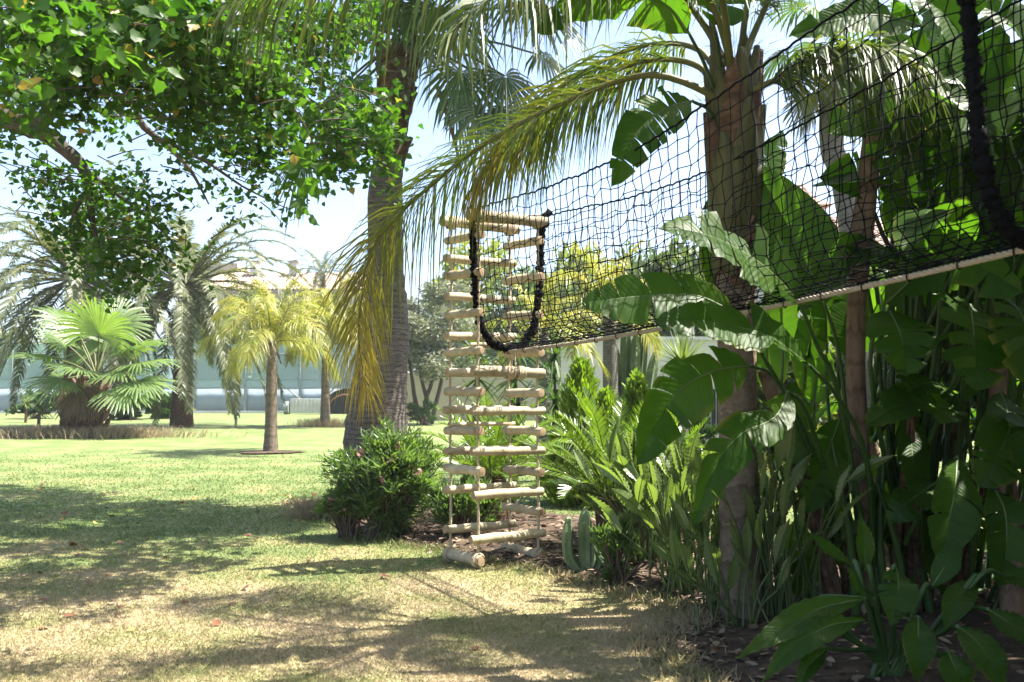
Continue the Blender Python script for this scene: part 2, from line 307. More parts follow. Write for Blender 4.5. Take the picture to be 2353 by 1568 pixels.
M['fan_dead'] = leafmat('dead_fan_leaf', [(.11, .065, .035), (.17, .11, .06), (.22, .16, .10)], .25, .7, tcol=(1.3, 1.1, .8))
M['fan_grey'] = leafmat('grey_fan_leaf', [(.10, .125, .075), (.15, .16, .10), (.2, .17, .11)], .3, .6, tcol=(1.4, 1.3, .8))
M['phoenix'] = leafmat('date_leaflet', [(.10, .135, .065), (.16, .185, .09), (.23, .225, .12)], .3, .45, tcol=(1.5, 1.5, .7))
M['ptrunk'] = surf('palm_trunk', [(.11, .095, .08), (.20, .18, .155), (.28, .255, .23)], (14, 14, 30), .9, .45, .012, rings=120)
M['tall_trunk'] = surf('weathered_palm_trunk', [(.09, .074, .06), (.185, .155, .13), (.29, .255, .22)], (9, 9, 34), .92, .8, .03, rings=95)
M['qtrunk'] = surf('smooth_palm_trunk', [(.13, .10, .07), (.22, .17, .125), (.31, .25, .19)], (14, 14, 22), .9, .6, .02, rings=24)
M['boot'] = surf('leaf_base', [(.05, .028, .016), (.13, .075, .046), (.26, .175, .12)], (8, 8, 20), .9, .7, .02)
M['boot_green'] = surf('green_leaf_base', [(.05, .035, .018), (.075, .075, .028), (.11, .115, .04), (.14, .12, .06)], (22, 22, 2.2), .6, .4, .01)
M['fibre'] = surf('palm_fibre', [(.16, .10, .05), (.26, .17, .09)], (20, 20, 20), .9, .5)
M['wood'] = surf('peeled_log', [(.36, .28, .17), (.52, .42, .27), (.62, .52, .36)], (11, 11, 11), .7, .5, .006, stops=[(.30, (.20, .13, .06)), (.37, (.46, .36, .20)), (.5, (.60, .49, .29)), (.72, (.70, .59, .38))])
n_ = M['wood'].node_tree.nodes; l_ = M['wood'].node_tree.links; b_ = next(x for x in n_ if x.type == 'BSDF_PRINCIPLED'); src = b_.inputs['Base Color'].links[0].from_socket; oi = n_.new('ShaderNodeObjectInfo'); mr_ = n_.new('ShaderNodeMapRange'); mr_.inputs[3].default_value = .66; mr_.inputs[4].default_value = 1.0; l_.new(oi.outputs['Random'], mr_.inputs[0])
hs_ = n_.new('ShaderNodeHueSaturation'); hs_.inputs['Saturation'].default_value = .85; l_.new(mr_.outputs[0], hs_.inputs['Value']); l_.new(src, hs_.inputs['Color']); l_.new(hs_.outputs[0], b_.inputs['Base Color'])
M['logend'] = surf('log_end', [(.32, .2, .11), (.50, .38, .24)], (40, 40, 40), .75, .3, .004)
M['sisal'] = surf('sisal_rope', [(.34, .26, .16), (.58, .48, .33), (.68, .58, .43)], (120, 120, 120), .9, .8, .006)
M['pale_rope'] = surf('pale_rope', [(.35, .29, .21), (.52, .45, .35)], (90, 90, 90), .85, .6, .005)
M['black'] = surf('black_net', [(.003, .0035, .005), (.008, .009, .011)], (60, 60, 60), .9, .4, .005, spec=.1)
M['plaster'] = surf('white_plaster', [(.62, .58, .52), (.74, .71, .66)], (2, 2, 2), .9, .1)
M['cream'] = surf('cream_plaster', [(.52, .45, .34), (.62, .55, .43)], (1.2, 1.2, 1.2), .9, .15)
M['tile'] = surf('clay_tile', [(.36, .25, .19), (.50, .36, .28), (.58, .46, .38)], (5, 5, 5), .85, .3)
M['dark'] = surf('dark_opening', [(.012, .016, .022), (.02, .026, .034)], (1, 1, 1), .25, 0)
M['court_blue'] = surf('court_screen', [(.24, .30, .34), (.30, .36, .40), (.36, .41, .44)], (.5, .5, .12), .6, .1)
M['court_pale'] = surf('court_wall', [(.38, .40, .42), (.46, .48, .50)], (.4, .4, .6), .8, .1)
M['kerb'] = surf('white_kerb', [(.6, .6, .58), (.75, .75, .72)], (2, 2, 2), .8, .1)
M['steel'] = surf('galvanised_post', [(.22, .27, .25), (.33, .37, .35)], (3, 3, 3), .45, .1)
M['olive'] = leafmat('olive_leaf', [(.17, .20, .13), (.27, .30, .21), (.36, .38, .29)], .3, .5, tcol=(1.3, 1.3, .8))
M['oleander'] = leafmat('oleander_leaf', [(.09, .155, .06), (.14, .22, .085), (.20, .28, .12)], .42, .34)
M['thuja'] = leafmat('thuja_spray', [(.14, .23, .025), (.24, .36, .04), (.34, .46, .06)], .38, .6)
M['cycad'] = leafmat('cycad_leaflet', [(.08, .15, .022), (.13, .21, .03), (.19, .26, .05)], .42, .28, spec=.6)
M['reginae'] = leafmat('spear_leaf', [(.12, .18, .065), (.17, .24, .09), (.23, .29, .12)], .38, .33)
M['shrub'] = leafmat('shrub_leaf', [(.03, .075, .025), (.05, .11, .03), (.075, .14, .04)], .35, .4)
M['wood_green'] = leafmat('background_leaf', [(.065, .115, .04), (.11, .165, .05), (.17, .215, .07)], .35, .5)
M['wood_yellow'] = leafmat('yellow_green_leaf', [(.17, .23, .06), (.28, .32, .07), (.38, .37, .09)], .4, .5)
M['yucca'] = leafmat('yucca_leaf', [(.13, .18, .08), (.2, .26, .12), (.27, .32, .17)], .25, .4)
M['dracaena'] = leafmat('sword_leaf', [(.05, .10, .03), (.085, .15, .045)], .3, .35)
M['cactus'] = surf('cactus_skin', [(.09, .15, .065), (.16, .23, .11), (.24, .30, .17)], (8, 8, 4), .55, .2)
M['straw'] = leafmat('straw_blade', [(.30, .24, .14), (.42, .34, .21), (.5, .42, .28)], .35, .7, tcol=(1.2, 1.1, .9))
M['ornamental'] = leafmat('seed_grass', [(.20, .22, .06), (.32, .31, .10), (.42, .38, .16)], .35, .6, tcol=(1.3, 1.2, .7))
M['pink'] = leafmat('pink_petal', [(.55, .28, .26), (.7, .42, .38)], .35, .5, tcol=(1.1, 1, 1))
M['dead_brown'] = leafmat('fallen_brown_leaf', [(.16, .06, .025), (.24, .095, .04), (.2, .11, .06)], .15, .6, tcol=(1.2, 1, .7))
M['mulch'] = leafmat('bark_chip', [(.06, .038, .025), (.11, .07, .045), (.17, .115, .075)], .05, .9, tcol=(1, 1, 1))
M['dead_yellow'] = leafmat('fallen_yellow_leaf', [(.42, .30, .07), (.5, .38, .12)], .25, .6, tcol=(1.2, 1.1, .7))
M['dead_tan'] = leafmat('fallen_tan_leaf', [(.30, .21, .13), (.38, .28, .19)], .15, .7, tcol=(1.1, 1, .9))
M['twig'] = surf('shrub_twig', [(.10, .07, .05), (.19, .14, .10)], (12, 12, 12), .9, .4)
M['stone'] = surf('garden_stone', [(.22, .2, .18), (.36, .34, .31)], (6, 6, 6), .9, .5, .02)
M['brown_timber'] = surf('brown_timber', [(.16, .08, .04), (.25, .14, .07)], (4, 4, 12), .7, .2)
m, n_, l_ = mat('mesh_screen'); d_ = N(n_, 'ShaderNodeBsdfDiffuse'); d_.inputs[0].default_value = (.46, .56, .55, 1); t_ = n_.new('ShaderNodeBsdfTransparent'); t_.inputs[0].default_value = (.88, .97, .96, 1)
x_ = N(n_, 'ShaderNodeMixShader'); x_.inputs[0].default_value = .62; l_.new(d_.outputs[0], x_.inputs[1]); l_.new(t_.outputs[0], x_.inputs[2]); o_ = n_.new('ShaderNodeOutputMaterial'); l_.new(x_.outputs[0], o_.inputs[0]); M['screen'] = m

# ------------------------------------------------------------------ ground
xs = np.concatenate([np.linspace(-900, -40, 12), np.linspace(-30, 30, 90), np.linspace(40, 900, 12)]); ys = np.concatenate([np.linspace(-60, 0, 8), np.linspace(1, 40, 90), np.linspace(48, 1500, 14)])
gx, gy = np.meshgrid(xs, ys); gz = .018 * np.sin(gx * .9 + 1) * np.cos(gy * .7) * (np.hypot(gx, gy) < 30)
i = np.arange(len(ys) - 1)[:, None] * len(xs) + np.arange(len(xs) - 1)[None]
mb = MB(); mb.add(np.stack([gx, gy, gz], -1), np.stack([i, i + 1, i + len(xs) + 1, i + len(xs)], -1).reshape(-1, 4)); tag(mb.obj('lawn', M['lawn']), kind='structure')
def gh(x, y): return .018 * np.sin(x * .9 + 1) * np.cos(y * .7)
front = [(690, 1150), (760, 1205), (880, 1243), (1000, 1268), (1110, 1292), (1250, 1318), (1380, 1350), (1500, 1385), (1600, 1412), (1560, 1440), (1480, 1475), (1560, 1530), (1640, 1600), (1700, 1800)]
fr = np.array([G(u, v)[:2] for u, v in front]); fc = spline(np.c_[fr, np.zeros(len(fr))], 70)[:, :2]
fc = fc + rng.normal(size=fc.shape) * .035
bk = np.array([(-3.3, 12.6), (-2.2, 12.7), (-.5, 12.3), (.6, 11.8), (1.8, 10.5), (2.6, 9.4), (3.6, 9.0), (5, 9), (7, 8.8), (9, 8.4), (9, 7), (9, 5.5), (8.5, 4), (8, 2.6)])
bc = spline(np.c_[bk, np.zeros(len(bk))], 70)[:, :2]; tt = np.linspace(0, 1, 40)[None, :, None]
g = fc[:, None] * (1 - tt) + bc[:, None] * tt; ed = np.minimum(1, np.minimum(tt, 1 - tt)[..., 0] * 9); ed = ed * np.minimum(1, np.minimum(np.arange(70), 69 - np.arange(70)) / 4)[:, None]
z = gh(g[..., 0], g[..., 1]) - .012 + ed * .075 + rng.normal(size=ed.shape) * .010 * ed
i = np.arange(69)[:, None] * 40 + np.arange(39)[None]
mb = MB(); mb.add(np.concatenate([g, z[..., None]], -1), np.stack([i, i + 40, i + 41, i + 1], -1).reshape(-1, 4)); tag(mb.obj('planting_bed', M['soil']), kind='structure')
from mathutils.geometry import tessellate_polygon
poly = np.concatenate([fc, bc[::-1]])
def inpoly(x, y):
    x = np.asarray(x); y = np.asarray(y); r = np.zeros(x.shape, bool); j = len(poly) - 1
    for i in range(len(poly)):
        xi, yi = poly[i]; xj, yj = poly[j]
        with np.errstate(divide='ignore', invalid='ignore'): r ^= ((yi > y) != (yj > y)) & (x < (xj - xi) * (y - yi) / (yj - yi) + xi)
        j = i
    return r
# real blades on the near turf
nb = 430000; d = 3.6 * (26 / 3.6) ** (rng.random(nb) ** 1.42); x = rng.uniform(-.62, .62, nb) * d
ok = ~inpoly(x, d) & (rng.random(nb) > np.clip((d - 12) / 12.5, 0, 1)); ok |= inpoly(x, d) & (rng.random(nb) < .05) & (d < 6.3); x, d = x[ok], d[ok]
a = rdir(len(x), .75); mb = MB(); lb = rng.uniform(.018, .042, len(x)) * (.8 + d * .035)
scatter(mb, [(0, -.5, 0), (0, .5, 0), (1, 0, 0)], [(0, 1, 2)], np.stack([x, d, gh(x, d) - .003], -1), a, rng.normal(size=(len(x), 3)), lb, 0, (.004 + d * .0007) / lb)
tag(mb.obj('grass', M['blade'], smooth=False), kind='stuff')
n = 5200; q_ = fc[rng.integers(0, 69, n)] + rng.normal(size=(n, 2)) * .10; l_b = rng.uniform(.035, .10, n); mb = MB(); scatter(mb, [(0, -.5, 0), (0, .5, 0), (.6, .3, .05), (1, 0, .2)], [(0, 1, 2, 3)], np.c_[q_, gh(q_[:, 0], q_[:, 1])], rdir(n, .9), rng.normal(size=(n, 3)), l_b, 0, .008 / l_b); tag(mb.obj('edge_grass', M['blade'], smooth=False), kind='stuff')
# leaf litter and mulch on the soil
n = 9000; i0 = rng.integers(0, 69, n); j0 = (rng.random(n) ** 1.6 * 39).astype(int); p = np.concatenate([g, z[..., None]], -1)[i0, j0] + np.c_[rng.normal(size=(n, 2)) * .06, rng.uniform(.004, .02, n)]
for nm, mt, k in (('bark_mulch', 'mulch', slice(0, 4500)), ('dry_leaf_litter', 'dead_tan', slice(4500, n))):
    mb = MB(); q = p[k]; a = rng.normal(size=(len(q), 3)); a[:, 2] *= .15
    scatter(mb, LANCE_V, LANCE_F, q, a, rng.normal(size=(len(q), 3)) * .35 + V(0, 0, 1), rng.uniform(.03, .10, len(q)), 0, rng.uniform(1, 2.6, len(q))); tag(mb.obj(nm, M[mt]), kind='stuff')

# ------------------------------------------------------------------ far setting: court, walls, houses
def wall(name, label, x0, x1, d, z1, m, z0=0, th=.3, cat='wall'):
    mb = MB(); box(mb, ((x0 + x1) / 2, d + th / 2, (z0 + z1) / 2), (x1 - x0, th, z1 - z0)); return tag(mb.obj(name, m, smooth=False), label, cat)
DC = 62.0
mb = MB(); box(mb, (-17, DC - .35, .06), (52, .4, .16)); tag(mb.obj('court_kerb', M['kerb'], smooth=False), kind='structure')
mb = MB(); box(mb, (-17, DC + 9, -.02), (52, 18, .06)); tag(mb.obj('tennis_court', M['court_blue'], smooth=False), kind='structure')
cf = thing('court_fence', 'tall tennis court fence of green mesh with slim posts beyond the lawn', 'fence')
x0 = PX(-60, DC); x1 = PX(905, DC)
for u in (-60, 30, 128, 240, 335, 447, 565, 690, 800, 905):
    mb = MB(); tube(mb, [(PX(u, DC), DC - .12, 0), (PX(u, DC), DC - .12, 4.9)], .07, 8); mb.obj('post', M['steel'], cf)
for zz in (4.0, 2.3):
    mb = MB(); tube(mb, [(x0, DC - .05, zz), (x1, DC - .05, zz)], .035, 6); mb.obj('rail', M['steel'], cf)
for (ua, va, ub, vb) in ((620, 862, 700, 925), (800, 860, 745, 915), (128, 830, 75, 870)):
    mb = MB(); tube(mb, [P(ua, va, DC - .22), P(ub, vb, DC - .22)], .05, 6); mb.obj('brace', M['steel'], cf)
for ua, ub in zip((-60, 240, 447, 565, 690), (240, 447, 565, 690, 905)):
    mb = MB(); box(mb, ((PX(ua, DC) + PX(ub, DC)) / 2, DC, 3.2), (PX(ub, DC) - PX(ua, DC) - .1, .02, 2.9)); mb.obj('mesh_panel', M['screen'], cf, smooth=False)
    nn = 24; xx = np.linspace(PX(ua, DC) + .06, PX(ub, DC) - .06, nn); v = []
    for zz in (.16, 1.62 + 0 * xx): v.append(np.stack([xx, DC + .18 + .012 * np.sin(xx * 5), np.broadcast_to(zz, xx.shape) + (.02 * np.sin(xx * .9) if np.ndim(zz) else 0)], -1))
    i = np.arange(nn - 1); mb = MB(); mb.add(np.concatenate(v), np.stack([i, i + 1, i + nn + 1, i + nn], -1)); b = mb.obj('windscreen', M['court_blue'], cf)
    b.modifiers.new('thick', 'SOLIDIFY').thickness = .02
wall('court_wall', 'pale grey practice wall standing behind the tennis court fence', x0, x1, DC + .5, 2.32, M['court_pale'])
# covered bench and dark cart next to the court
t = thing('roller_bench', 'white ribbed roller cover lying on the lawn by the court fence', 'bench'); c = G(705, 952); k = c[1] / FPX
mb = MB(); box(mb, c + V(.1, 0, .55), (2.2, .8, .9)); mb.obj('cover', M['kerb'], t, smooth=False)
for q in range(9): mb = MB(); box(mb, c + V(-.85 + q * .235, -.41, .5), (.1, .06, .8)); mb.obj('rib', M['plaster'], t, smooth=False)
mb = MB(); tube(mb, [c + V(-1.35, -.3, .42), c + V(-1.05, -.3, .42)], .42, 14); mb.obj('wheel', M['steel'], t)
t = thing('garden_hut', 'small dark round-backed hut with brown timber doorway near the court', 'hut'); c = G(800, 951)
th = np.linspace(0, math.pi, 15); v = np.concatenate([np.stack([c[0] + 1.6 * np.cos(th), np.full(15, c[1] + dy), 1.65 * np.sin(th)], -1) for dy in (-.9, .9)]); i = np.arange(14)
mb = MB(); mb.add(v, np.stack([i, i + 1, i + 16, i + 15], -1)); mb.add(v[15:], [list(range(15))]); mb.add(v[:15] + V(0, .25, 0), [list(range(15))]); mb.obj('shell', M['dark'], t)
mb = MB(); tube(mb, [c + V(1.25 * math.cos(a), -.95, 1.25 * math.sin(a)) for a in np.linspace(.02, 3.12, 12)], .07, 6); mb.obj('door_arch', M['brown_timber'], t)
wall('garden_wall', 'cream garden wall behind the olive tree across the lawn', PX(905, 47), PX(1330, 47), 47, 2.45, M['cream'])

def roof_tiles(par, o, ex, ey, nx, ny, w, ln, joined=False):     # barrel tiles up one slope: o corner, ex along eave, ey up slope
    ex, ey = nz(ex), nz(ey); nn = nz(np.cross(ex, ey)); th = np.linspace(0, math.pi, 6); me = None; J = MB()
    for j in range(ny):
        for i in range(nx):
            mb = J if joined else MB(); v = []
            for s_, rr in ((0, .5 * w), (ln * 1.12, .42 * w)): v += [ex * (-rr * math.cos(a)) + nn * (rr * math.sin(a) + (.02 if s_ == 0 else 0)) + ey * s_ for a in th]
            org = np.asarray(o) + ex * (i + .5) * w + ey * j * ln; f = [(k, k + 1, k + 7, k + 6) for k in range(5)]
            if joined: mb.add(np.array(v) + org, f); continue
            if me is None: mb.add(v, f); me = mb.mesh('tile', M['tile'])
            link('tile', me, par, org + nn * .004 * rng.normal())
    if joined: tag(J.obj('tile_rows', M['tile'], par), kind='stuff')
def chimney(par, c, w, h):
    mb = MB(); box(mb, c + V(0, 0, h / 2), (w, w, h)); ch = mb.obj('chimney', M['plaster'], par, smooth=False)
    mb = MB(); box(mb, c + V(0, 0, h + .06), (w * 1.35, w * 1.35, .14)); mb.obj('cap', M['tile'], ch, smooth=False)
hd = 88; k = FPX / hd; hz = lambda v, d: CAMZ + (HZ - v) / FPX * d
t = thing('far_villa', 'long white villa with low clay roof and two chimneys beyond the court', 'house')
ze, zr = hz(667, hd), hz(628, hd + 5); xa, xb = PX(470, hd), PX(880, hd)
mb = MB(); box(mb, ((xa + xb) / 2, hd + 5, ze / 2), (xb - xa, 9, ze)); mb.obj('wall', M['plaster'], t, smooth=False)
mb = MB(); mb.add([(xa - .5, hd, ze), (xb + .5, hd, ze), (xb + .5, hd + 5, zr), (xa - .5, hd + 5, zr), (xa - .5, hd + 10, ze), (xb + .5, hd + 10, ze), (xa - .5, hd, ze - .25), (xb + .5, hd, ze - .25)], [(0, 1, 2, 3), (3, 2, 5, 4), (6, 7, 1, 0)]); rf = mb.obj('roof', M['tile'], t, smooth=False)
roof_tiles(t, (xa - .5, hd, ze + .03), (1, 0, 0), (0, 5, zr - ze), 55, 8, .34, .66, joined=True)
for u in (583, 672): chimney(t, V(PX(u, hd + 4), hd + 4, zr - .3), .8, 1.3)
for u in (600, 700, 760):
    mb = MB(); box(mb, (PX(u, hd), hd + .48, ze - 1.6), (1.3, .1, 1.4)); w_ = mb.obj('window', M['dark'], t, smooth=False)
    mb = MB(); box(mb, (PX(u, hd), hd + .40, ze - 2.4), (1.6, .2, .12)); mb.obj('sill', M['kerb'], w_, smooth=False)
mb = MB(); box(mb, (PX(500, 95), 95, hz(610, 95) / 2), (5, 4, hz(610, 95))); q = mb.obj('ochre_tower', M['cream'], smooth=False); tag(q, 'ochre square tower rising behind the feather palms beside the villa', 'tower')
# house behind the net on the right
hd = 30.0; t = thing('white_house', 'white house with clay tiled roofs seen through the net', 'house')
xa, xb = PX(1770, hd), PX(2500, hd); ze, zr = hz(572, hd), hz(498, hd + 3)
mb = MB(); box(mb, ((xa + .3 + xb) / 2, hd + 3.7, ze / 2), (xb - xa - .3, 6.6, ze)); mb.obj('wall', M['plaster'], t, smooth=False)
mb = MB(); mb.add([(xa, hd, ze), (xb, hd, ze), (xb, hd + 3.2, zr), (xa, hd + 3.2, zr), (xa, hd, ze - .2), (xb, hd, ze - .2), (xa, hd + 7, ze), (xb, hd + 7, ze)], [(0, 1, 2, 3), (4, 5, 1, 0), (3, 2, 7, 6)]); mb.obj('roof', M['tile'], t, smooth=False)
sl = math.hypot(3.2, zr - ze); roof_tiles(t, (xa, hd, ze + .02), (1, 0, 0), (0, 3.2, zr - ze), 22, 12, .21, sl / 12)
ta, tb = PX(1730, hd + 2), PX(1915, hd + 2); zt, zq = hz(462, hd + 2), hz(418, hd + 3.5)
mb = MB(); box(mb, ((ta + tb) / 2, hd + 4.2, zt / 2), (tb - ta - .3, 3.2, zt)); mb.obj('tower_wall', M['cream'], t, smooth=False)
cx_ = PX(1800, hd + 3.5); ap = (cx_, hd + 3.8, zq); q = [(ta - .2, hd + 2.3, zt), (tb + .25, hd + 2.3, zt), (tb + .25, hd + 6, zt), (ta - .2, hd + 6, zt), ap]
mb = MB(); mb.add(q, [(0, 1, 4), (1, 2, 4), (2, 3, 4), (3, 0, 4)]); mb.add(q[:4], [(3, 2, 1, 0)]); mb.obj('tower_roof', M['tile'], t, smooth=False)
roof_tiles(t, (ta - .1, hd + 2.28, zt + .03), (1, 0, 0), (0, 1.5, zq - zt), 13, 4, .2, .4)
wall('terrace_wall', 'low white terrace wall behind the golden conifers and cactus', PX(1290, 26), PX(1760, 26), 26, hz(782, 26), M['plaster'])
wall('wall_coping', 'thin white coping line on top of the low terrace wall', PX(1285, 26), PX(1765, 26), 25.93, hz(782, 26) + .1, M['kerb'], hz(782, 26) + .002, .42, 'coping')
t = thing('garden_door', 'dark barred opening in the white terrace wall beside the palm trunk', 'gate')
c = P(1632, 915, 25.9); mb = MB(); box(mb, c + V(0, 0, -.3), (.75, .06, 1.1)); mb.obj('opening', M['dark'], t, smooth=False)
for q in range(5): mb = MB(); tube(mb, [c + V(-.3 + q * .15, -.06, -.85), c + V(-.3 + q * .15, -.06, .25)], .012, 5); mb.obj('bar', M['steel'], t)

# ------------------------------------------------------------------ generic plants
def broad_tree(name, label, c, zc, r, n, m, L=.25, group=None, trunk_r=.14, cat='tree', tw='bark', lean=0, clumps=22):
    c = np.asarray(c, float); t = thing(name, label, cat, group, c); ctr = V(lean, 0, zc); mb = MB()
    cl = blob(clumps, ctr, np.array(r) * .75, .3); per = n // clumps
    pos = np.concatenate([blob(per, q, np.array(r) * rng.uniform(.25, .42), .2) for q in cl]); leaf_cloud(mb, pos, L, outc=ctr, mat=0)
    mb.obj('crown', m, t); mb = MB(); tube(mb, [(0, 0, -.1), (lean * .3, 0, zc * .35), tuple(ctr)], [trunk_r, trunk_r * .8, trunk_r * .35], 8, n=10, jit=.05)
    for q in cl[:9]: tube(mb, [(lean * .3, 0, zc * .4), (q + ctr + V(lean * .3, 0, zc * .4)) / 2.6 * V(1, 1, 1.05), q], [trunk_r * .4, trunk_r * .1], 5, n=7)
    mb.obj('trunk', M[tw], t); return t
def shrub(name, label, c, r, n, m, L=.1, tv=LANCE_V, w=1.2, group=None, flowers=0, stems=14, up=.5, cat='shrub', lump=26):
    c = np.asarray(c, float); t = thing(name, label, cat, group, c); r = np.array(r); ctr = V(0, 0, r[2] * .95); mb = MB()
    cl = blob(lump, ctr, r * .72, .35); cl[:, 2] = np.maximum(cl[:, 2], r[2] * .25)
    pos = np.concatenate([blob(n // lump, q, r * rng.uniform(.12, .34), .05) for q in cl] + [q + (q - ctr) * np.linspace(.05, .5, 34)[:, None] + rng.normal(size=(34, 3)) * r * .045 for q in cl]); pos = pos[pos[:, 2] > .03]
    leaf_cloud(mb, pos, L, tv, LANCE_F, up, outc=ctr - V(0, 0, r[2] * .6), out=1.0, w=w); mb.obj('foliage', m, t)
    mb = MB()
    for q in list(cl) + list(cl + rng.normal(size=cl.shape) * .1): tube(mb, [(rng.normal() * r[0] * .2, rng.normal() * r[1] * .2, -.03), (q * V(.5, .5, .55)), q * 1.02], [.016, .004], 5, n=6)
    mb.obj('stem', M['twig'], t)
    if flowers:
        pos = cl[rng.integers(0, lump, flowers)] + nz(cl[rng.integers(0, lump, flowers)] - ctr + V(0, -.6, .2)) * r * .3
        pos = np.repeat(pos, 7, 0) + rng.normal(size=(flowers * 7, 3)) * .025; mb = MB(); leaf_cloud(mb, pos, .05, OVAL_V, LANCE_F, .2, w=1.5); mb.obj('blossom', M['pink'], t)
    return t
def pinnate_palm(name, label, base, zc, nfr, fl, m, trunk_r, cat='palm tree', group=None, nl=44, L=.5, w=.035, dr=1.0, boots=None, low=-.5, bend=.3, tm='qtrunk', plume=14, ldroop=.55, lean=(0, 0), seed=1, topr=.7, boot_m='boot', emin=None):
    global rng; keep = rng; rng = np.random.default_rng(seed); base = np.asarray(base, float); t = thing(name, label, cat, group, base); top = V(lean[0], lean[1], zc)
    mb = MB(); nn = 26; cv = spline([(0, 0, -.05), (lean[0] * .35, lean[1] * .35, zc * .5), top], nn); tube(mb, cv, [trunk_r * 1.35, trunk_r * 1.05, trunk_r, trunk_r * .95, trunk_r * topr], 14, n=None, jit=.015); mb.obj('trunk', tm if not isinstance(tm, str) else M[tm], t)
    for i in range(nfr):
        az = i * 2.39996 + rng.normal() * .2; e = (low + ((1.1 if 'date' in name else 1.45) - low) * ((i + .5) / nfr) ** .8) if emin is None else rng.uniform(emin, 1.4); ln = fl * rng.uniform(.85, 1.1) * (1 - .12 * max(0, e))
        hd_ = V(math.cos(az), math.sin(az), 0); d0 = hd_ * math.cos(e) + V(0, 0, math.sin(e)); q = [top + hd_ * trunk_r * .4]; dd = d0
        for s in range(5):
            q.append(q[-1] + dd * ln / 5); dd = nz(dd + V(0, 0, -dr * .20 * (s + 1) * (.6 + .6 * max(0, math.cos(e)))) * .62)
        mb = MB(); frond(mb, q, nl, L, w, .14, ldroop, 58, 14, plume, .02 * fl / 2.5); mb.obj('frond', [m, M['rach']], t)
    if boots:
        for i in range(boots):
            az = i * 2.4; z0 = zc - .1 - i * .9 * zc * .25 / boots * 1.0; hd_ = V(math.cos(az), math.sin(az), 0); p = top * (z0 / zc) + hd_ * trunk_r * .75; p[2] = z0
            mb = MB(); tube(mb, [p - V(0, 0, .12), p + hd_ * .05 + V(0, 0, .05), p + hd_ * .14 + V(0, 0, .22)], [trunk_r * .36, trunk_r * .3, trunk_r * .12], 6, n=5); mb.obj('leaf_base', M[boot_m], t)
    rng = keep; return t
def sword_rosette(mb, c, n, L, w, up=.2, mat=0, curve=.25, tilt=None):
    a = rdir(n, up); st = np.linspace(0, 1, 5); wt = np.array([.8, 1, .85, .5, .03]); ln = L * rng.uniform(.75, 1.1, n)
    q = np.asarray(c) + a[:, None] * (ln[:, None] * st)[..., None]; q[..., 2] -= curve * ln[:, None] * st ** 2 * (1 - np.abs(a[:, 2:3])) ; b = nz(np.cross(a, V(0, 0, 1)))
    e = b[:, None] * (w * .5 * wt)[None, :, None]; v = np.stack([q - e, q + e], 2).reshape(-1, 3); i = (np.arange(n) * 10)[:, None] + np.arange(4)[None] * 2
    mb.add(v, np.stack([i, i + 1, i + 3, i + 2], -1).reshape(-1, 4), mat)
def grass_tuft(name, label, c, r, h, n, m, cat='grass tuft', kind=None, w=.008, seedheads=0, bendy=.4):
    c = np.asarray(c, float); p = np.c_[rng.normal(size=(n, 2)) * np.array(r) * .5, np.zeros(n)]; a = nz(np.c_[rng.normal(size=(n, 2)) * .35 + p[:, :2] / max(r) * .5, np.ones(n)])
    st = np.array([0, .4, .75, 1.]); wt = np.array([1, .9, .6, .05]); ln = h * rng.uniform(.5, 1.1, n); q = p[:, None] + a[:, None] * (ln[:, None] * st)[..., None]
    off = nz(np.c_[rng.normal(size=(n, 2)), np.zeros(n)]); q += off[:, None] * (bendy * ln[:, None] * st ** 2)[..., None]; b = nz(np.c_[rng.normal(size=(n, 2)), np.zeros(n)])
    e = b[:, None] * (w * .5 * wt)[None, :, None]; v = np.stack([q - e, q + e], 2).reshape(-1, 3); i = (np.arange(n) * 8)[:, None] + np.arange(3)[None] * 2
    mb = MB(); mb.add(v, np.stack([i, i + 1, i + 3, i + 2], -1).reshape(-1, 4)); o = mb.obj(name, m, loc=c)
    return tag(o, kind=kind) if kind else tag(o, label, cat)

# ------------------------------------------------------------------ background vegetation
bg = [(60, 74, 7.5, 5, 'wood_green', 'dark green tree behind the court fence at the far left'), (250, 78, 8, 6, 'wood_green', 'bushy green tree behind the court, hidden by the drooping date palms'),
      (560, 74, 9.3, 3.2, 'wood_green', 'rounded green tree below the villa roof, left of the yellow palm'), (700, 76, 9.4, 3.6, 'wood_green', 'dark tree under the villa eaves between the yellow palms'),
      (860, 72, 8.6, 4.5, 'wood_green', 'green tree behind the court near the big palm trunk'), (1090, 58, 10.6, 3.6, 'wood_yellow', 'yellow green tree behind the wooden ladder rungs'), (1210, 55, 9.8, 3.2, 'wood_green', 'light green tree behind the right side of the ladder'),
      (1330, 60, 11.0, 3.8, 'wood_yellow', 'yellow leaved tree seen through the middle of the net'), (1470, 62, 11.6, 3.8, 'wood_green', 'green tree behind the yellow palm seen through the net'), (1560, 40, 8.4, 1.9, 'wood_green', 'slim green pine tree behind the net, left of the tall palm trunk'), (1680, 45, 6.5, 3, 'wood_green', 'green tree behind the feather palm trunk')]
bg += [(630, 75, 8.3, 3.2, 'wood_green', 'dark green tree below the villa roof between the two chimneys'), (480, 73, 8.6, 3.4, 'wood_green', 'green tree behind the court post left of the yellow palm'), (2080, 16, 3.6, 1.3, 'wood_green', 'green tree behind the paddle plants, just right of the ringed stem'), (1765, 14, 3.0, .95, 'wood_green', 'dark green tree behind the paddle leaf stalks beside the feather palm'), (1905, 17, 2.6, .9, 'wood_green', 'small green tree behind the leaning ringed stem'), (2260, 15, 4.2, 1.5, 'wood_green', 'green tree behind the paddle plants near the right edge'), (2440, 14, 4.6, 1.6, 'wood_green', 'green tree behind the paddle plants at the far right')]
